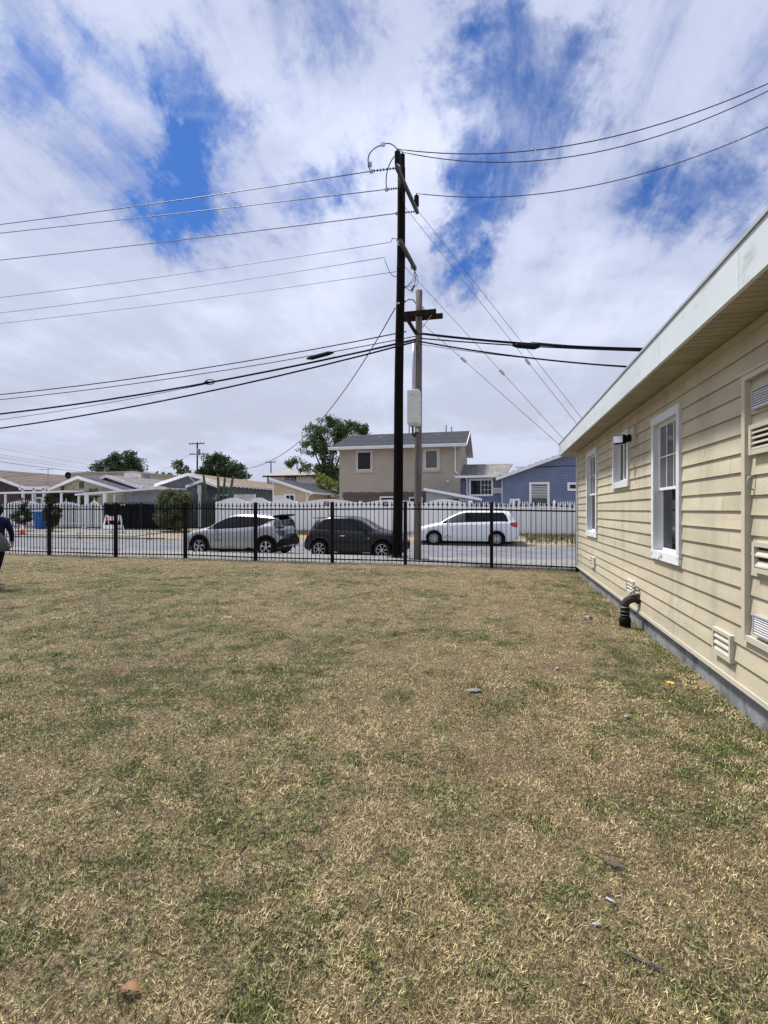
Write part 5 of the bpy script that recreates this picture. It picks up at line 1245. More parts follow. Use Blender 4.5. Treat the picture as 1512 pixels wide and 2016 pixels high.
dish(-45.0, 43.0, 4.95+.35, .42, 'dark satellite dish above the brown roofs', mname='rubber'); dish(-36.0, 44.0, 4.95, .46, 'grey satellite dish left of the slate house'); dish(-37.0, 43.6, 4.75, .30, 'small dark satellite dish beside the grey one', mname='rubber')
an = thing('roof_antenna', 'thin television antenna on a mast above the brown roof', 'antenna', (-44.4, 40.0, 3.8))
MB().tube([(-44.4, 40, 3.8), (-44.4, 40, 5.9)], .03, 6).build('mast', 'galv', an)
for i in range(6): MB().tube([(-44.4-.3-.3*i+.9, 39.7, 5.65), (-44.4-.3-.3*i+.9, 40.3, 5.65+.1)], .012, 5).build('element', 'galv', an)
MB().tube([(-45.6, 40, 5.65), (-43.6, 40, 5.72)], .014, 5).build('boom', 'galv', an)

# carports and their posts
def carport(label, x0, x1, y0, y1, z0, z1, posts_):
    r = thing('carport', label, 'carport', ((x0+x1)/2, y0, .1), 'white flat carports')
    MB().hull([(x0, y0, z0), (x1, y0, z1), (x1, y0, z1+.14), (x0, y0, z0+.14)], [(x0, y1, z0+.1), (x1, y1, z1+.1), (x1, y1, z1+.24), (x0, y1, z0+.24)]).build('roof', 'white_paint', r)
    for x, y in posts_: MB().box(x-.06, x+.06, y-.06, y+.06, .1, min(z0, z1)+.05).build('post', 'white_paint', r)
carport('white carport roof on thin posts at the left edge', -40.2, -33.8, 31.6, 34.6, 2.92, 3.0, [(-39.6, 31.8), (-36.8, 31.8), (-34.0, 31.8), (-34.0, 34.3)])
carport('white carport roof sloping up beside the pedestrian gate', -32.1, -24.9, 31.2, 35.0, 2.72, 3.12, [(-31.9, 31.4), (-28.6, 31.4)])
cs = thing('grey_shed', 'pale grey panelled shed wall under the sloping white roof', 'shed', (-27, 32, .15))
for i, (a, b) in enumerate(((-28.4, -27.4), (-27.4, -26.4), (-26.4, -25.2), (-25.2, -23.6))): MB().box(a+.012, b-.012, 32.0, 32.12, .15, 2.92+.03*i).build('panel', 'shed_panel', cs)
MB().box(-28.4, -23.6, 32.03, 32.10, .15, 2.9).build('backing', 'black_board', cs)

# ------------------------------------------------------------------ fences across the street
SY = 30.3; SZ = .14
wf = thing('white_fence', 'white vinyl board fence with scalloped tops across the street', 'fence', (-10, SY, SZ))
vb = withmat(MB().box(-.071, .071, -.012, .012, 0, 1).mesh('fence_board'), 'vinyl')
panels = [(-19.14, -16.81, 2.16, 2.42), (-16.81, -15.18, 2.16, 2.42), (-15.18, -13.19, 2.12, 2.38), (-13.19, -8.83, 2.06, 2.30), (-8.73, -4.87, 2.05, 2.24), (-4.87, -1.91, 1.99, 2.26)]
for a, b, lo_, hh in panels:
    n = round((b-a-.12)/.146)
    for i in range(n):
        t = (i+.5)/n; x = a+.06+(b-a-.12)*t; top = lo_+(hh-lo_)*math.sin(math.pi*t)**1.2
        piece('fence_board', vb, wf, (x, SY+random.uniform(-.003, .003), SZ-.02), scale=(1, 1, top-SZ))
    cap_ = MB()
    for i in range(12):
        t0, t1 = i/12, (i+1)/12; f = lambda t: lo_+(hh-lo_)*math.sin(math.pi*t)**1.2
        xa, xb = a+.06+(b-a-.12)*t0, a+.06+(b-a-.12)*t1
        cap_.hull([(xa, SY-.03, f(t0)-.03), (xa, SY+.03, f(t0)-.03), (xa, SY+.03, f(t0)+.015), (xa, SY-.03, f(t0)+.015)], [(xb, SY-.03, f(t1)-.03), (xb, SY+.03, f(t1)-.03), (xb, SY+.03, f(t1)+.015), (xb, SY-.03, f(t1)+.015)])
    cap_.build('top_rail', 'vinyl', wf)
    MB().box(a+.06, b-.06, SY-.035, SY+.02, 1.66, 1.76).build('rail', 'vinyl', wf); MB().box(a+.06, b-.06, SY-.035, SY+.02, SZ+.1, SZ+.22).build('rail', 'vinyl', wf)
pst = MB().box(-.06, .06, -.06, .06, 0, 2.06); pst.box(-.075, .075, -.075, .075, 2.06, 2.09); pst.hull([(-.06, -.06, 2.09), (.06, -.06, 2.09), (.06, .06, 2.09), (-.06, .06, 2.09)], [(-.015, -.015, 2.2), (.015, -.015, 2.2), (.015, .015, 2.2), (-.015, .015, 2.2)])
pse = withmat(pst.mesh('post'), 'vinyl')
for x in (-19.2, -16.81, -15.18, -13.19, -8.84, -8.70, -4.87, -1.85): piece('post', pse, wf, (x, SY, SZ-.15))
sf = thing('spear_fence', 'white fence of spear topped pickets in front of the blue house', 'fence', (1.3, SY, SZ))
sp = MB().box(-.045, .045, -.01, .01, 0, 1.56); sp.prism([(-.03, 1.56), (.03, 1.56), (.045, 1.66), (.028, 1.82), (0, 1.92), (-.028, 1.82), (-.045, 1.66)], 'y', -.01, .01)
spe = withmat(sp.mesh('picket'), 'vinyl')
xs_ = np.arange(-1.75, 5.2, .127)
for x in xs_: piece('picket', spe, sf, (x, SY, SZ-.02+.10*math.cos((x+.75)*math.pi/1.5*.66)**2), scale=(1, 1, 1.0))
for z in (.30, 1.42, 1.56): MB().box(-1.8, 5.2, SY+.011, SY+.05, SZ+z, SZ+z+.075).build('rail', 'vinyl', sf)
for i, x in enumerate(xs_[::1]): 
    if i % 1 == 0 and x < 4.4: piece('picket_filler', vb, sf, (x+.063, SY+.062, SZ), scale=(.9, 1, 1.50))
for x in (-1.72, .78, 3.1): piece('post', pse, sf, (x, SY+.12, SZ-.15))
# two red notices on the white fence
def notice(x, z, label):
    r = thing('fence_sign', label, 'sign', (x, SY-.04, z), 'red notices on the white fence')
    MB().box(x-.17, x+.17, SY-.050, SY-.037, z-.13, z+.13).build('plate', 'sign_red', r)
    m = MB()
    for k, (dz, hw, hgt) in enumerate(((.045, .085, .05), (-.04, .115, .045))):
        xx = x-hw
        while xx < x+hw: w2 = random.uniform(.02, .035); m.box(xx, xx+w2, SY-.054, SY-.0505, z+dz-hgt/2, z+dz+hgt/2); xx += w2+.014
    m.build('lettering', 'white_paint', r)
notice(-11.10, 2.02, 'small dark red notice on the white fence above the gap between the two parked cars'); notice(-7.13, 1.98, 'small dark red notice on the white fence left of the dark pole')
bf = thing('black_fence', 'black board fence with spiked top across the street beside the round bush', 'fence', (-24, SY, SZ))
bb = withmat(MB().box(-.085, .085, -.012, .012, 0, 1.9).mesh('fence_board'), 'black_board')
for x in np.arange(-28.45, -22.2, .178): piece('fence_board', bb, bf, (x, SY+.03, SZ-.02+random.uniform(-.02, .02)))
bs = MB().box(-.011, .011, -.011, .011, 0, 1.95); bs.prism([(-.016, 1.95), (.016, 1.95), (.03, 1.98), (0, 2.08), (-.03, 1.98)], 'y', -.006, .006); bse = withmat(bs.mesh('picket'), 'black_iron')
for x in np.arange(-28.5, -19.3, .14): piece('picket', bse, bf, (x, SY-.03, SZ-.01))
for z in (.2, 1.65): MB().box(-28.5, -19.3, SY-.045, SY-.015, SZ+z, SZ+z+.05).build('rail', 'black_iron', bf)
for x in (-28.4, -25.3, -22.2): MB().box(x-.12, x+.12, SY-.06, SY+.06, 0, 2.1).build('post', 'black_board', bf)
m_ = MB().box(-27.05, -26.65, SY-.07, SY-.05, 1.88, 2.10)
ns = thing('fence_notice', 'tiny red and white notice on the black fence', 'sign', (-26.85, SY-.06, 1.99)); m_.build('plate', 'sign_red', ns); MB().box(-27.02, -26.78, SY-.075, SY-.0705, 1.96, 2.0).build('lettering', 'white_paint', ns); MB().box(-26.71, -26.66, SY-.075, SY-.0705, 1.92, 2.08).build('lettering', 'white_paint', ns)
# white ornamental gates
def gate(label, x0, x1, zl, zh, name='driveway_gate'):
    r = thing(name, label, 'gate', ((x0+x1)/2, SY, SZ)); n = max(5, round((x1-x0)/.20)); f = lambda t: zl+(zh-zl)*math.sin(math.pi*t)**1.3
    bar = withmat(MB().box(-.05, .05, -.012, .012, 0, 1).mesh('gate_bar'), 'white_paint')
    tip = MB().prism([(-.03, 0), (.03, 0), (.045, .05), (.012, .075), (0, .14), (-.012, .075), (-.045, .05)], 'y', -.008, .008).mesh('spear_tip'); withmat(tip, 'white_paint')
    for i in range(n+1):
        t = i/n; x = x0+.06+(x1-x0-.12)*t
        piece('gate_bar', bar, r, (x, SY, SZ+.08), scale=(1, 1, f(t)-SZ-.12)); piece('spear_tip', tip, r, (x, SY, f(t)))
    for dz in (0, -.14):
        m = MB()
        for i in range(14):
            t0, t1 = i/14, (i+1)/14; xa, xb = x0+.06+(x1-x0-.12)*t0, x0+.06+(x1-x0-.12)*t1
            m.hull([(xa, SY-.03, f(t0)-.05+dz), (xa, SY+.03, f(t0)-.05+dz), (xa, SY+.03, f(t0)+dz), (xa, SY-.03, f(t0)+dz)], [(xb, SY-.03, f(t1)-.05+dz), (xb, SY+.03, f(t1)-.05+dz), (xb, SY+.03, f(t1)+dz), (xb, SY-.03, f(t1)+dz)])
        m.build('arched_rail', 'white_paint', r)
    MB().box(x0+.04, x1-.04, SY-.03, SY+.03, SZ+.42, SZ+.47).build('rail', 'white_paint', r); MB().box(x0+.04, x1-.04, SY-.03, SY+.03, SZ+.14, SZ+.19).build('rail', 'black_iron', r)
    for x in (x0, x1): MB().box(x-.05, x+.05, SY-.05, SY+.05, 0, zl+.1).build('gate_post', 'white_paint', r)
    MB().prism([((x0+x1)/2-.04, zh), ((x0+x1)/2+.04, zh), ((x0+x1)/2+.02, zh+.22), ((x0+x1)/2, zh+.36), ((x0+x1)/2-.02, zh+.22)], 'y', SY-.012, SY+.012).build('finial', 'white_paint', r)
    return r
gate('wide white arched iron gate at the far left behind the potted tree', -38.3, -33.7, 1.92, 2.26); gate('white arched iron gate behind the pear shaped tree', -33.5, -30.4, 1.88, 2.14); gate('narrow white peaked pedestrian gate under the carport', -30.1, -28.7, 1.86, 2.20, 'pedestrian_gate')
for x, lb in ((-30.25, 'tall square white gate post left of the pedestrian gate'), (-28.6, 'tall square white gate post right of the pedestrian gate')):
    r = thing('gate_post', lb, 'post', (x, SY, SZ), 'tall white gate posts'); MB().box(x-.10, x+.10, SY+.06, SY+.26, 0, 2.85).build('shaft', 'white_paint', r); MB().box(x-.14, x+.14, SY+.02, SY+.30, 2.85, 2.93).build('cap', 'white_paint', r)
bn = thing('wheelie_bin', 'bright blue plastic bin between the two small trees by the white gates', 'bin', (-33.95, 29.95, .13)); MB().hull([(-34.25, 29.75, .13), (-33.70, 29.75, .13), (-33.70, 30.15, .13), (-34.25, 30.15, .13)], [(-34.32, 29.68, 1.38), (-33.62, 29.68, 1.38), (-33.62, 30.22, 1.38), (-34.32, 30.22, 1.38)]).build('body', 'blue_plastic', bn); MB().box(-34.35, -33.6, 29.65, 30.24, 1.38, 1.46).build('lid', 'blue_plastic', bn); MB().tube([(-34.2, 30.16, .25), (-33.75, 30.16, .25)], .11, 10).build('wheel', 'tyre', bn)
cn = thing('traffic_cone', 'orange traffic cone with a white collar at the far kerb', 'traffic cone', (-30.5, 25.6, .0)); cz = fgz(25.6)+.06
MB().box(-30.70, -30.30, 25.4, 25.8, cz, cz+.04).build('base', 'orange', cn, bevel=.01); MB().lathe(-30.5, 25.6, [(.15, cz+.04), (.11, cz+.26)], 14).build('cone', 'orange', cn); MB().lathe(-30.5, 25.6, [(.112, cz+.261), (.06, cz+.56)], 14).build('collar', 'white_paint', cn); MB().lathe(-30.5, 25.6, [(.06, cz+.561), (.035, cz+.70)], 14).build('tip', 'orange', cn)
def barricade(x, y):
    z = fgz(y)+.06; r = thing('barricade', 'white A-frame barricade with orange striped boards across the street', 'barricade', (x, y, z))
    for sy in (-1, 1):
        for sx in (-.5, .5):
            MB().hull([(x+sx-.05, y+sy*.38-.02, z), (x+sx+.05, y+sy*.38-.02, z), (x+sx+.05, y+sy*.38+.02, z), (x+sx-.05, y+sy*.38+.02, z)], [(x+sx-.05, y+sy*.04-.02, z+1.15), (x+sx+.05, y+sy*.04-.02, z+1.15), (x+sx+.05, y+sy*.04+.02, z+1.15), (x+sx-.05, y+sy*.04+.02, z+1.15)]).build('leg', 'white_paint', r)
        for zb, th in ((.80, .28), (.25, .25)):
            yb = y+sy*(.38-.34*zb/1.15); yt = y+sy*(.38-.34*(zb+th)/1.15); e = sy*.022
            bd = MB().hull([(x-.55, yb+e, z+zb), (x+.55, yb+e, z+zb), (x+.55, yb+e+.02, z+zb), (x-.55, yb+e+.02, z+zb)], [(x-.55, yt+e, z+zb+th), (x+.55, yt+e, z+zb+th), (x+.55, yt+e+.02, z+zb+th), (x-.55, yt+e+.02, z+zb+th)]).build('board', 'white_paint', r)
            if zb > .5 and sy < 0:
                for k in range(3):
                    xs0 = x-.5+k*.36; m = MB(); o_ = -.004
                    m.hull([(xs0+.16, yb+e+o_, z+zb), (xs0+.30, yb+e+o_, z+zb), (xs0+.30, yb+e+o_+.003, z+zb), (xs0+.16, yb+e+o_+.003, z+zb)], [(xs0, yt+e+o_, z+zb+th), (xs0+.14, yt+e+o_, z+zb+th), (xs0+.14, yt+e+o_+.003, z+zb+th), (xs0, yt+e+o_+.003, z+zb+th)]); m.build('stripe', 'orange', bd)
barricade(-25.0, 27.3)

# ------------------------------------------------------------------ trees and plants
def leaf_cloud(centres, radii, per, size, flat=.0):
    """leaf quads spread through many small clumps: returns numpy mesh data"""
    P = []; 
    for (c_, r_), k in zip(zip(centres, radii), per):
        d = rng.normal(size=(k, 3)); d /= np.linalg.norm(d, axis=1)[:, None]; rr = (rng.random(k)**.45)[:, None]*np.array(r_)[None, :]
        P.append(np.array(c_)[None, :]+d*rr)
    P = np.concatenate(P); n = len(P)
    a = rng.normal(size=(n, 3)); a[:, 2] -= .35; a /= np.linalg.norm(a, axis=1)[:, None]; b = np.cross(a, rng.normal(size=(n, 3))); b /= np.linalg.norm(b, axis=1)[:, None]
    s = size*(.55+.8*rng.random(n))[:, None]
    nrm = np.cross(a, b)
    V = np.stack([P, P+a*s*.5+b*s*.28+nrm*s*.06, P+a*s, P+a*s*.5-b*s*.28+nrm*s*.06], 1).reshape(-1, 3)
    idx = (np.arange(n)[:, None]*4+np.array([0, 1, 2, 3])[None, :]).ravel()
    return V, idx, np.repeat(rng.random(n), 4)
def crown(root, V, idx, rn, m, name='crown'):
    o0 = np.array(wloc(root)); me = np_mesh(name, V-o0[None, :], 4, idx, {'rnd': rn}); return link(name, me, m, root)
def tree(name, label, cat, base, trunk_h, env, nclump, cl_r, per, leaf, m, tr=.16, group=None, seed=1, fill=.55):
    """env: list of (centre, radii) lobes that shape the crown; limbs reach the lobes"""
    global rng
    rng = np.random.default_rng(seed); r = thing(name, label, cat, base, group); bx_, by_, bz_ = base
    top = (bx_+rng.normal()*.1, by_, bz_+trunk_h); zs_ = np.linspace(0, 1, 6)
    MB().tube([(bx_+(top[0]-bx_)*t+.06*math.sin(3*t+seed), by_, bz_-.1+(trunk_h+.1)*t) for t in zs_], [tr*(1-.45*t) for t in zs_], 10).build('trunk', 'bark', r, True)
    cs_, rs_, ks_ = [], [], []
    for (c_, rr) in env:
        mid = Vector(top)*.5+Vector(c_)*.5+Vector((rng.normal()*.2, rng.normal()*.2, .1))
        MB().tube([(top[0], top[1], top[2]-.3), tuple(mid), tuple(Vector(c_)+Vector((0, 0, rr[2]*.4)))], [tr*.5, tr*.3, tr*.08], 7).build('limb', 'bark', r, True)
    vol = np.array([np.prod(rr) for _, rr in env]); pr = vol**.75/np.sum(vol**.75)
    for i in range(nclump):
        e = rng.choice(len(env), p=pr); c_, rr = env[e]; d = rng.normal(size=3); d /= np.linalg.norm(d); q = (fill+(1-fill)*rng.random())
        cs_.append(np.array(c_)+d*np.array(rr)*q); s = cl_r*(.6+.8*rng.random()); rs_.append((s, s, s*.8)); ks_.append(int(per*(.6+.8*rng.random())))
    crown(r, *leaf_cloud(cs_, rs_, ks_, leaf), m); return r
tree('shade_tree', 'tall loose green tree left of the beige house', 'tree', (-15.6, 43, .15), 4.2,
     [((-15.6, 43, 8.2), (1.9, 1.6, 2.1)), ((-17.4, 43, 7.6), (1.3, 1.2, .9)), ((-13.5, 43.5, 8.3), (1.7, 1.3, 1.6)), ((-18.3, 42.6, 5.9), (1.4, 1.2, .75)), ((-15.8, 43.4, 5.4), (1.6, 1.4, 1.4)), ((-14.7, 43.2, 9.4), (1.0, 1.0, .9)), ((-17.0, 42.8, 9.0), (.9, .9, .7)), ((-14.3, 43, 4.2), (1.2, 1.2, 1.1))],
     215, .40, 110, .17, 'leaf_tree', .26, seed=3)
tree('lime_shrub', 'bright yellow green shrub between the garage and the beige house', 'shrub', (-14.4, 40, .15), 2.2, [((-14.6, 40, 3.7), (1.0, .8, .7)), ((-13.7, 40.2, 3.1), (.8, .7, .8)), ((-15.2, 40, 4.3), (.5, .5, .5))], 34, .32, 80, .15, 'leaf_lime', .07, seed=5)
tree('dark_tree', 'dark shrub squeezed against the left wall of the beige house', 'tree', (-12.1, 38.5, .15), 2.0, [((-12.2, 38.5, 3.6), (.8, .8, 1.6)), ((-12.4, 39.2, 5.2), (.7, .7, .8))], 40, .36, 80, .16, 'leaf_dark', .10, seed=6)
tree('far_tree', 'broad dark tree behind the bungalows at far left', 'tree', (-64.5, 72, .15), 5.5, [((-66.5, 72, 8.4), (3.4, 2.5, 1.7)), ((-63.5, 72, 9.8), (2.9, 2.5, 2.0)), ((-61.2, 72, 8.0), (2.2, 2, 1.3)), ((-69.3, 72, 7.6), (2.0, 2, 1.0))], 120, .75, 110, .34, 'leaf_dark', .35, 'trees behind the houses', 8)
tree('far_tree', 'round dark tree behind the slate house', 'tree', (-45.0, 72, .15), 5.0, [((-45.6, 72, 9.0), (2.6, 2.2, 2.0)), ((-43.0, 72, 8.0), (2.4, 2, 1.5)), ((-47.3, 72, 7.8), (1.6, 1.6, 1.2)), ((-40.9, 72, 7.0), (1.6, 1.5, .9))], 110, .7, 110, .32, 'leaf_dark', .33, 'trees behind the houses', 9)
tree('far_tree', 'thin light tree left of the distant utility pole', 'tree', (-51.9, 71, .15), 6.2, [((-52.2, 71, 8.9), (.9, .9, 1.1)), ((-50.9, 71, 8.0), (1.1, 1, .8)), ((-54.6, 71, 7.3), (1.2, 1, .6))], 34, .5, 70, .28, 'leaf_tree', .16, 'trees behind the houses', 10)
tree('bush', 'big round olive green bush in front of the black fence', 'bush', (-21.75, 29.2, .1), .9, [((-21.75, 29.2, 1.75), (1.35, 1.0, 1.25)), ((-22.3, 29.2, 2.3), (.75, .7, .6)), ((-21.2, 29.2, 2.35), (.75, .7, .6)), ((-21.75, 29.1, 1.0), (1.15, .8, .7))], 190, .26, 120, .10, 'leaf_olive', .08, seed=12, fill=.75)
tree('potted_tree', 'slim young tree with a bushy lower half by the wide gate', 'tree', (-33.3, 27.9, .05), 1.0, [((-33.3, 27.9, 1.15), (.75, .6, .5)), ((-33.2, 27.9, 2.05), (.28, .28, .45))], 60, .18, 70, .10, 'leaf_dark', .06, seed=13)
tree('potted_tree', 'dark pear shaped clipped tree by the arched gate', 'tree', (-30.75, 28.0, .05), .8, [((-30.75, 28, 1.35), (.62, .55, .62)), ((-30.75, 28, .85), (.38, .35, .4))], 70, .18, 80, .10, 'leaf_dark', .07, seed=14)
tree('porch_vine', 'dark green climbing plant between the carport and the sage house', 'vine', (-35.4, 33.5, .1), 1.6, [((-36.2, 33.5, 2.5), (1.2, .6, .5)), ((-34.4, 33.6, 2.3), (1.4, .6, .7)), ((-32.9, 33.8, 2.9), (.9, .5, .5))], 70, .26, 80, .13, 'leaf_tree', .06, seed=15)
def cactus(x, y, z):
    r = thing('cactus', 'tall columnar cactus with upright arms in front of the slate house', 'cactus', (x, y, z))
    prof_ = lambda j: 1.0 if j % 2 == 0 else .72
    arms = [((0, 0), (0.1, 2.3), .17), ((.45, .1), (.75, 3.9), .10), ((-.1, .2), (-.25, 2.4), .15), ((.2, .3), (.05, 4.15), .11), ((-.45, 0), (-.95, 4.1), .10), ((.75, .2), (1.35, 4.0), .11), ((.9, .1), (1.0, 2.6), .14), ((-.8, .1), (-.75, 2.7), .13), ((.3, -.2), (.4, 2.5), .16), ((.6, .3), (.62, 2.2), .15), ((1.15, 0), (1.5, 2.9), .10)]
    for (dx, dy), (tx, tz), rad in arms:
        pts = [(x+dx, y+dy, z-.1), (x+dx+(tx-dx)*.25, y+dy, z+tz*.35), (x+dx+(tx-dx)*.7, y+dy, z+tz*.75), (x+tx, y+dy, z+tz*.97), (x+tx, y+dy, z+tz)]
        MB().tube(pts, [rad*1.1, rad, rad*.95, rad*.8, rad*.3], 14, prof=prof_).build('arm', 'cactus', r)
cactus(-20.35, 31.9, .1)
def weeds():
    """grass and weeds along the foot of the far fence and at the near kerb"""
    global rng
    rng = np.random.default_rng(21); V = []; I = []; Rn = []; off = 0
    for (x0, x1, y0, y1, n, h, zf) in ((1.3, 6.0, 24.8, 29.8, 2600, .16, None), (-8, 1.3, 27.2, 30.0, 1500, .14, None), (-14.5, -10.5, 27.5, 30.0, 1500, .22, None), (-20, -14, 28, 30, 600, .2, None), (-28, -23, 29.6, 30.1, 500, .18, None),
                                   (-19, -14.5, 16.0, 16.34, 420, .10, .0), (-9.5, -7.6, 16.1, 16.4, 120, .07, 0), (-3.7, -3.0, 15.7, 16.3, 260, .12, .0), (-2.9, -2.2, 15.2, 15.8, 160, .10, .0), (-21, 2.0, 13.9, 14.12, 2600, .07, 0)):
        x = x0+(x1-x0)*rng.random(n); y = y0+(y1-y0)*rng.random(n)**.7; z = np.array([fgz(q) for q in y]) if zf is None else np.full(n, zf)
        a = rng.random(n)*6.28; hh = h*(.4+rng.random(n)); l = .5*rng.random(n); w = .016+.012*rng.random(n) if zf is None else np.full(n, .006)
        P = np.stack([x, y, z-.01], 1); pv = np.stack([np.cos(a)*w, np.sin(a)*w, 0*w], 1); t = P+np.stack([np.sin(a)*hh*l, np.cos(a)*hh*l, hh], 1)
        V.append(np.stack([P-pv, P+pv, t], 1).reshape(-1, 3)); I.append((off+np.arange(n)[:, None]*3+np.arange(3)[None]).ravel()); off += 3*n; Rn.append(np.repeat(rng.random(n), 3))
    o = link('weeds', np_mesh('weeds', np.concatenate(V), 3, np.concatenate(I), {'rnd': np.concatenate(Rn)}), 'leaf_weed'); tag(o, 'straggly weeds along the kerbs and the foot of the fences', 'weeds', kind='stuff')
weeds()

# ------------------------------------------------------------------ distant poles and lines
def far_pole(label, x, y, top, arms, r=.16, can=False):
    t = thing('distant_pole', label, 'utility pole', (x, y, .1), 'distant utility poles'); MB().tube([(x, y, 0), (x, y, top)], [r, r*.7], 8).build('pole_shaft', 'dark_wood', t)
    for z, hw in arms:
        MB().box(x-hw, x+hw, y-.07-r, y+.07-r, z-.07, z+.07).build('crossarm', 'dark_wood', t)
        for q in (-.92, -.5, .5, .92): MB().lathe(x+q*hw, y-r, [(.05, z+.07), (.07, z+.2), (.03, z+.3)], 6).build('insulator', 'dish_grey', t)
    if can: MB().lathe(x+.45, y-.3, [(.28, top-2.3), (.30, top-1.3), (.2, top-1.2)], 10).build('transformer', 'dish_grey', t)
far_pole('distant utility pole with two crossarms and a transformer behind the slate house', -51.3, 75, 13.4, ((13.1, 1.5), (11.3, 1.4)), .17, True)
far_pole('distant utility pole with one crossarm left of the pale house', -47.3, 95, 11.9, ((11.7, 1.15),), .16)
far_pole('short distant pole beside the broad dark tree', -62.5, 79, 8.9, ((8.4, .3),), .15)
for i, (za, xb, zb) in enumerate(((7.7, -63.0, 8.8), (7.0, -62.8, 8.6), (6.7, -62.6, 8.3), (6.2, -62.4, 8.1), (5.2, -62.2, 7.4))):
    a = Vector((-44.5+.2*i, 30, za)); b = Vector((xb, 79, zb)); mid = (a+b)/2+Vector((0, 0, -.55))
    wire('distant_line', para(tuple(a), tuple(mid), tuple(b)), .012 if i != 3 else .022, 'wire', ['topmost', 'second', 'third', 'thickest', 'lowest'][i]+' of the wires crossing the sky above the brown roofs', 'power line', 'wires over the far street')
for i, (a, b) in enumerate((((-62.5, 79, 8.7), (-52.6, 74.8, 11.3)), ((-62.5, 79, 8.2), (-51.4, 74.8, 8.1)), ((-62.5, 79, 7.6), (-51.4, 74.8, 7.5)))):
    m_ = (Vector(a)+Vector(b))/2+Vector((0, 0, -.25)); wire('distant_line', para(a, tuple(m_), b), .018, 'wire', ['upper', 'middle', 'lower'][i]+' thin wire between the two distant poles', 'power line', 'wires over the far street')

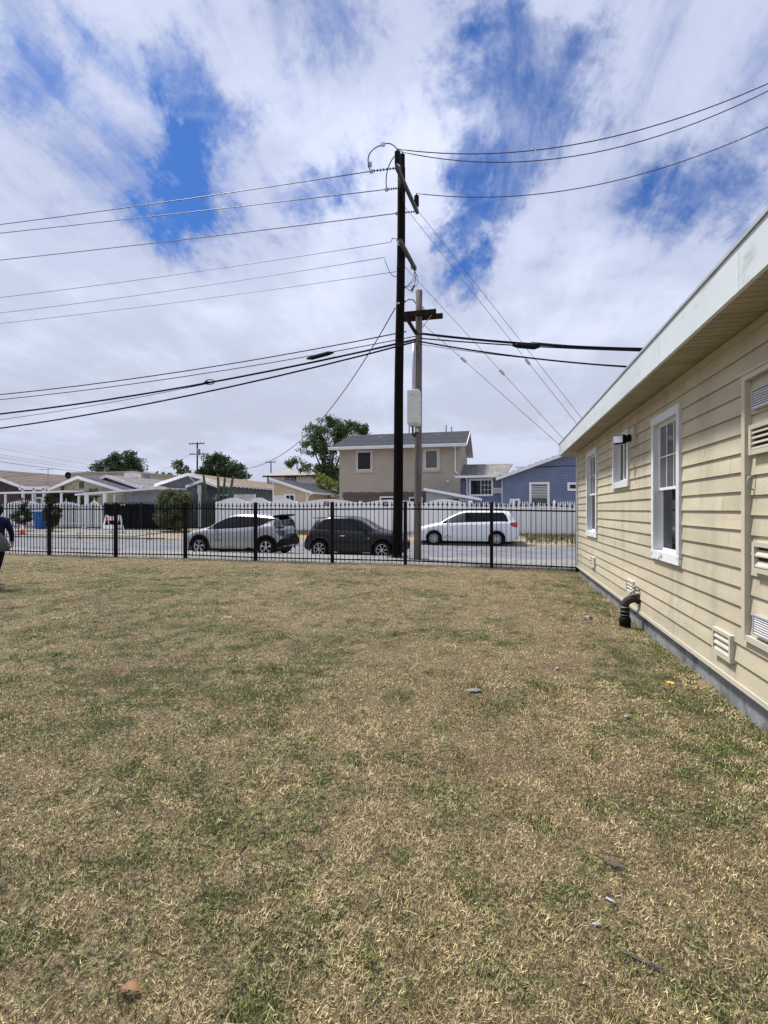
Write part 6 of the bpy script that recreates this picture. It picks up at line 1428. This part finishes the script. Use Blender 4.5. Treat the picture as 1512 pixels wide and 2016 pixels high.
# ------------------------------------------------------------------ person walking out at the left edge
def person():
    X, Y = -10.17, 7.95; gzv = gz(X, Y)
    r = thing('person', 'person in navy jacket and black trousers walking away at the left edge', 'person', (X, Y, gzv))
    bm = bmesh.new(); lay = bm.verts.layers.skin.verify(); V = {}
    def v(n, p, rad, root=False): q = bm.verts.new(p); q[lay].radius = (rad, rad) if not isinstance(rad, tuple) else rad; q[lay].use_root = root; V[n] = q
    def e(*names):
        for a, b in zip(names, names[1:]): bm.edges.new((V[a], V[b]))
    v('pelvis', (0, 0, .93), (.165, .125), True); v('waist', (0, .02, 1.10), (.155, .115)); v('chest', (0, .05, 1.28), (.175, .13)); v('upper', (0, .055, 1.40), (.15, .10)); v('neck', (0, .07, 1.475), .058); v('headb', (0, .09, 1.535), .075); v('head', (0, .10, 1.60), .092); v('headt', (0, .095, 1.655), .07)
    e('pelvis', 'waist', 'chest', 'upper', 'neck', 'headb', 'head', 'headt')
    for s, nm_ in ((-1, 'l'), (1, 'r')):
        fw = 1 if s < 0 else -1
        v(nm_+'sh', (s*.17, .05, 1.385), .078); v(nm_+'el', (s*.215, .05-fw*.10+.02, 1.14), .056); v(nm_+'wr', (s*.19, .05-fw*.06+.16, .95), .036); v(nm_+'pa', (s*.178, .05-fw*.05+.20, .885), .032)
        e('upper', nm_+'sh', nm_+'el', nm_+'wr', nm_+'pa')
        for k in range(4):
            f0 = (s*.178+(k-1.5)*.004, .05-fw*.05+.195+(k-1.5)*.020, .835); f1 = (f0[0]-s*.012, f0[1]+.012, .80-.006*abs(k-1.2)); v(nm_+'f%da' % k, f0, .0095); v(nm_+'f%db' % k, f1, .008); e(nm_+'pa', nm_+'f%da' % k, nm_+'f%db' % k)
        v(nm_+'ta', (s*.15, .05-fw*.05+.235, .865), .011); v(nm_+'tb', (s*.14, .05-fw*.05+.255, .835), .009); e(nm_+'wr', nm_+'ta', nm_+'tb')
        v(nm_+'hip', (s*.095, 0, .86), .112); v(nm_+'kn', (s*.10, fw*.16+.03, .49), .075); v(nm_+'ank', (s*.10, (.30 if fw > 0 else -.30), .115 if fw > 0 else .17), .048); v(nm_+'ft', (s*.105, (.38 if fw > 0 else -.25), .06 if fw > 0 else .08), .04)
        e('pelvis', nm_+'hip', nm_+'kn', nm_+'ank', nm_+'ft')
    me = bpy.data.meshes.new('body_cage'); bm.to_mesh(me); bm.free(); o = bpy.data.objects.new('body_cage', me); C.objects.link(o)
    o.modifiers.new('Skin', 'SKIN').use_smooth_shade = True; sb_ = o.modifiers.new('Sub', 'SUBSURF'); sb_.levels = 2; sb_.render_levels = 2
    dg = bpy.context.evaluated_depsgraph_get(); body = bpy.data.meshes.new_from_object(o.evaluated_get(dg)); bpy.data.objects.remove(o); body.name = 'body'
    body.materials.clear()
    for mm in ('skin', 'navy_cloth', 'black_cloth'): body.materials.append(M(mm))
    for p in body.polygons:
        c_ = p.center; p.use_smooth = True
        if c_.z > 1.465: p.material_index = 0
        elif abs(c_.x) > .125 and c_.z < .93 and c_.y > .08: p.material_index = 0
        elif c_.z > .86: p.material_index = 1
        else: p.material_index = 2
    b = bpy.data.objects.new('body', body); C.objects.link(b); b.parent = r
    hr = MB(); n = 14
    for k, (rad, z, yo) in enumerate(((.070, 1.50, .075), (.100, 1.545, .072), (.112, 1.60, .078), (.108, 1.66, .085), (.080, 1.705, .092), (.03, 1.725, .095))):
        for j in range(n): a = 2*math.pi*j/n; f = .80 if math.sin(a) > .35 and z < 1.66 else 1; hr.v.append((rad*math.cos(a)*f, yo+rad*1.08*math.sin(a)*f, z))
    for k in range(5):
        for j in range(n): hr.f.append((k*n+j, k*n+(j+1) % n, (k+1)*n+(j+1) % n, (k+1)*n+j))
    hr.f.append(tuple(5*n+j for j in range(n))); h = link('hair', hr.mesh('hair'), 'hair', r, True)
    for s, y, z, pit in ((-1, .33, 0.0, 0), (1, -.27, .035, -28)):
        m1 = MB(); m1.hull([(-.045, -.10, 0), (.045, -.10, 0), (.05, .17, 0), (-.05, .17, 0)], [(-.047, -.10, .028), (.047, -.10, .028), (.052, .175, .028), (-.052, .175, .028)]); so = link('shoe_sole', m1.mesh('shoe_sole'), 'shoe_tan', r); so.location = (s*.105, y, z); so.rotation_euler = (R(pit), 0, 0)
        m2 = MB(); m2.hull([(-.044, -.095, .028), (.044, -.095, .028), (.048, .165, .028), (-.048, .165, .028)], [(-.036, -.085, .115), (.036, -.085, .115), (.034, .05, .10), (-.034, .05, .10)]); sh = link('shoe_upper', m2.mesh('shoe_upper'), 'shoe_white', r); sh.location = (s*.105, y, z); sh.rotation_euler = (R(pit), 0, 0)
        bmx = bmesh.new(); bmx.from_mesh(sh.data); bmesh.ops.bevel(bmx, geom=bmx.edges[:], offset=.014, segments=2, affect='EDGES'); bmx.to_mesh(sh.data); bmx.free()
    r.rotation_euler = (0, 0, R(28))
    g = thing('shoulder_bag', 'grey cloth shoulder bag hanging at the hip of the walking person', 'bag', (X, Y, gzv))
    gb = MB(); n = 16
    for k, (w, d, z, xo) in enumerate(((.08, .05, .74, .02), (.185, .10, .77, .03), (.215, .125, .86, .03), (.20, .115, .96, .02), (.14, .085, 1.06, .0), (.07, .045, 1.15, -.03), (.02, .015, 1.24, -.05))):
        for j in range(n): a = 2*math.pi*j/n; w *= 1; gb.v.append((xo+.13+.78*w*math.cos(a)*(1+.06*math.sin(3*a+k)), -.19+d*math.sin(a), z+.02*math.cos(a)))
    for k in range(6):
        for j in range(n): gb.f.append((k*n+j, k*n+(j+1) % n, (k+1)*n+(j+1) % n, (k+1)*n+j))
    gb.f.append(tuple(range(n))[::-1]); link('pouch', gb.mesh('pouch'), 'bag_cloth', g, True)
    link('strap', MB().tube([(.12, -.20, 1.22), (.05, -.17, 1.34), (-.08, -.08, 1.44), (-.15, .04, 1.47), (-.13, .14, 1.40), (.02, .20, 1.22)], .016, 8).mesh('strap'), 'bag_cloth', g, True)
    link('side_pocket', MB().tube([(.30, -.19, .78), (.315, -.19, .84), (.30, -.19, .90)], [.03, .045, .03], 8).mesh('side_pocket'), 'bag_cloth', g, True)
    g.rotation_euler = (0, 0, R(28))
person()

# ------------------------------------------------------------------ litter and small things on the lawn
def blob(name, x, y, sx, sy, sz, m, label, cat, rz=0, seed=0, n=9, z=.012, group=None):
    """irregular low lump or flake"""
    rr = random.Random(seed); B = MB(); k = 3; cr, sr = math.cos(rz), math.sin(rz)
    for i, (f, h) in enumerate(((1, 0), (.92, .65), (.45, 1))):
        for j in range(n):
            a = 2*math.pi*j/n; q = f*(.75+.45*rr.random()); px_, py_ = sx*q*math.cos(a), sy*q*math.sin(a)
            B.v.append((px_*cr-py_*sr, px_*sr+py_*cr, sz*h*(.7+.6*rr.random())))
    for i in range(2):
        for j in range(n): B.f.append((i*n+j, i*n+(j+1) % n, (i+1)*n+(j+1) % n, (i+1)*n+j))
    B.f.append(tuple(range(n))[::-1]); B.f.append(tuple(2*n+j for j in range(n)))
    o = link(name, B.mesh(name), m); o.location = (x, y, gz(x, y)+z); return tag(o, label, cat, group)
w_ = thing('wrapper', 'crumpled red and white wrapper on the grass near the drain pipe', 'litter', (1.22, 7.6, gz(1.22, 7.6)+.01))
q = MB(); q.hull([(1.17, 7.56, .02), (1.26, 7.57, .01), (1.27, 7.64, .02), (1.18, 7.63, .015)], [(1.18, 7.57, .05), (1.245, 7.58, .035), (1.255, 7.63, .06), (1.19, 7.62, .04)]); q.build('white_side', 'paper', w_)
q = MB(); q.hull([(1.262, 7.575, .015), (1.31, 7.58, .012), (1.31, 7.63, .02), (1.272, 7.635, .02)], [(1.255, 7.58, .05), (1.295, 7.585, .045), (1.30, 7.62, .055), (1.262, 7.63, .06)]); q.build('red_side', 'red_print', w_)
blob('paper_scrap', .95, 4.10, -.0+.026, .016, .014, 'paper', 'small white paper scrap on the grass in front of the yellow flower', 'litter', .4, 3, group='litter on the lawn')
blob('paper_scrap', .56, 5.23, .020, .014, .012, 'shed_panel', 'tiny bluish scrap on the grass between the house and the centre', 'litter', .4, 4, group='litter on the lawn')
blob('flat_stone', -.22, 4.38, .062, .04, .012, 'stone', 'flat grey stone lying in the lawn', 'stone', .2, 5)
blob('bark_chip', .50, 1.89, .080, .010, .010, 'brown_board', 'long dark splinter of bark lying at lower right', 'bark', -.35, 6, 12, .006)
blob('bark_chip', .50, 2.39, .045, .022, .016, 'brown_board', 'short brown piece of bark lying right of centre', 'bark', -.5, 7, 10, .006)
blob('paper_scrap', .44, 2.16, .024, .007, .008, 'paper', 'thin white paper scrap just below the short piece of bark', 'litter', -.6, 8, 9, .008, 'litter on the lawn')
blob('pebble', -.27, 2.80, .010, .008, .012, 'paper', 'tiny white pebble in the middle of the lawn', 'stone', 0, 9, 8, .006)
blob('paper_scrap', .36, 2.02, .020, .006, .007, 'paper', 'pale scrap next to the long dark splinter of bark', 'litter', .1, 18, 9, .008, 'litter on the lawn')
lf = thing('dry_leaf', 'curled orange brown dry leaf at lower left of the lawn', 'leaf', (-1.19, 1.37, gz(-1.19, 1.37)+.02))
B = MB(); n = 9
for i in range(n):
    t = i/(n-1)*2-1; w = .016*math.sqrt(max(.02, 1-t*t)); 
    for sg in (-1, 0, 1): B.v.append((-1.19+.034*t, 1.37+w*sg+.006*t, .010+.016*(1-t*t)+(.008*abs(sg))))
for i in range(n-1):
    for j in range(2): B.f.append((i*3+j, i*3+j+1, i*3+j+4, i*3+j+3))
B.build('blade', 'leaf_brown', lf, True); MB().tube([(-1.157, 1.376, .012), (-1.135, 1.38, .012)], .002, 5).build('stalk', 'leaf_brown', lf)
fw = thing('flower', 'single yellow flower on the lawn close to the foundation', 'flower', (1.42, 4.65, gz(1.42, 4.65)))
MB().tube([(1.42, 4.65, .0), (1.425, 4.648, .06), (1.42, 4.645, .105)], .003, 5).build('stem', 'stem_green', fw)
MB().lathe(1.42, 4.645, [(.004, .105), (.012, .112), (.008, .118)], 8).build('centre', 'orange', fw)
for k in range(8):
    a = 2*math.pi*k/8; ca, sa = math.cos(a), math.sin(a); B = MB()
    B.quad((1.42+.008*ca, 4.645+.008*sa, .112), (1.42+.022*ca-.010*sa, 4.645+.022*sa+.010*ca, .12), (1.42+.036*ca, 4.645+.036*sa, .118), (1.42+.022*ca+.010*sa, 4.645+.022*sa-.010*ca, .12)); B.build('petal', 'yellow_petal', fw)
for k, (dx, dy) in enumerate(((-.05, .01), (.03, -.03))): B = MB(); B.quad((1.42, 4.65, .01), (1.42+dx*.6-.012, 4.65+dy, .05), (1.42+dx, 4.65+dy, .075), (1.42+dx*.6+.012, 4.65+dy, .05)); B.build('leaf', 'stem_green', fw)
def straws():
    """long loose straws lying on top of the lawn"""
    rr = np.random.default_rng(5); m = MB(); n = 150
    for i in range(n):
        d = 1.3+9*rr.random()**2.0; th = R(90+YAW)+(rr.random()-.5)*R(88); x, y = d*math.cos(th), d*math.sin(th)
        if x > X0-.05: continue
        L = .025+.05*rr.random(); a = rr.random()*6.28; c_ = (rr.random()-.5)*1.2; w = .0008+.0005*rr.random()+d*.0002; z = gz(x, y)+.020+.018*rr.random()
        p = [(x, y, z), (x+L*.5*math.cos(a), y+L*.5*math.sin(a), z+.008*rr.random()), (x+L*.5*math.cos(a)+L*.5*math.cos(a+c_), y+L*.5*math.sin(a)+L*.5*math.sin(a+c_), z-.006)]
        m.tube(p, [w, w, w*.6], 4, False)
    o = m.build('loose_straw', 'straw'); tag(o, 'loose pale straws scattered over the lawn', 'straw', kind='stuff')
straws()
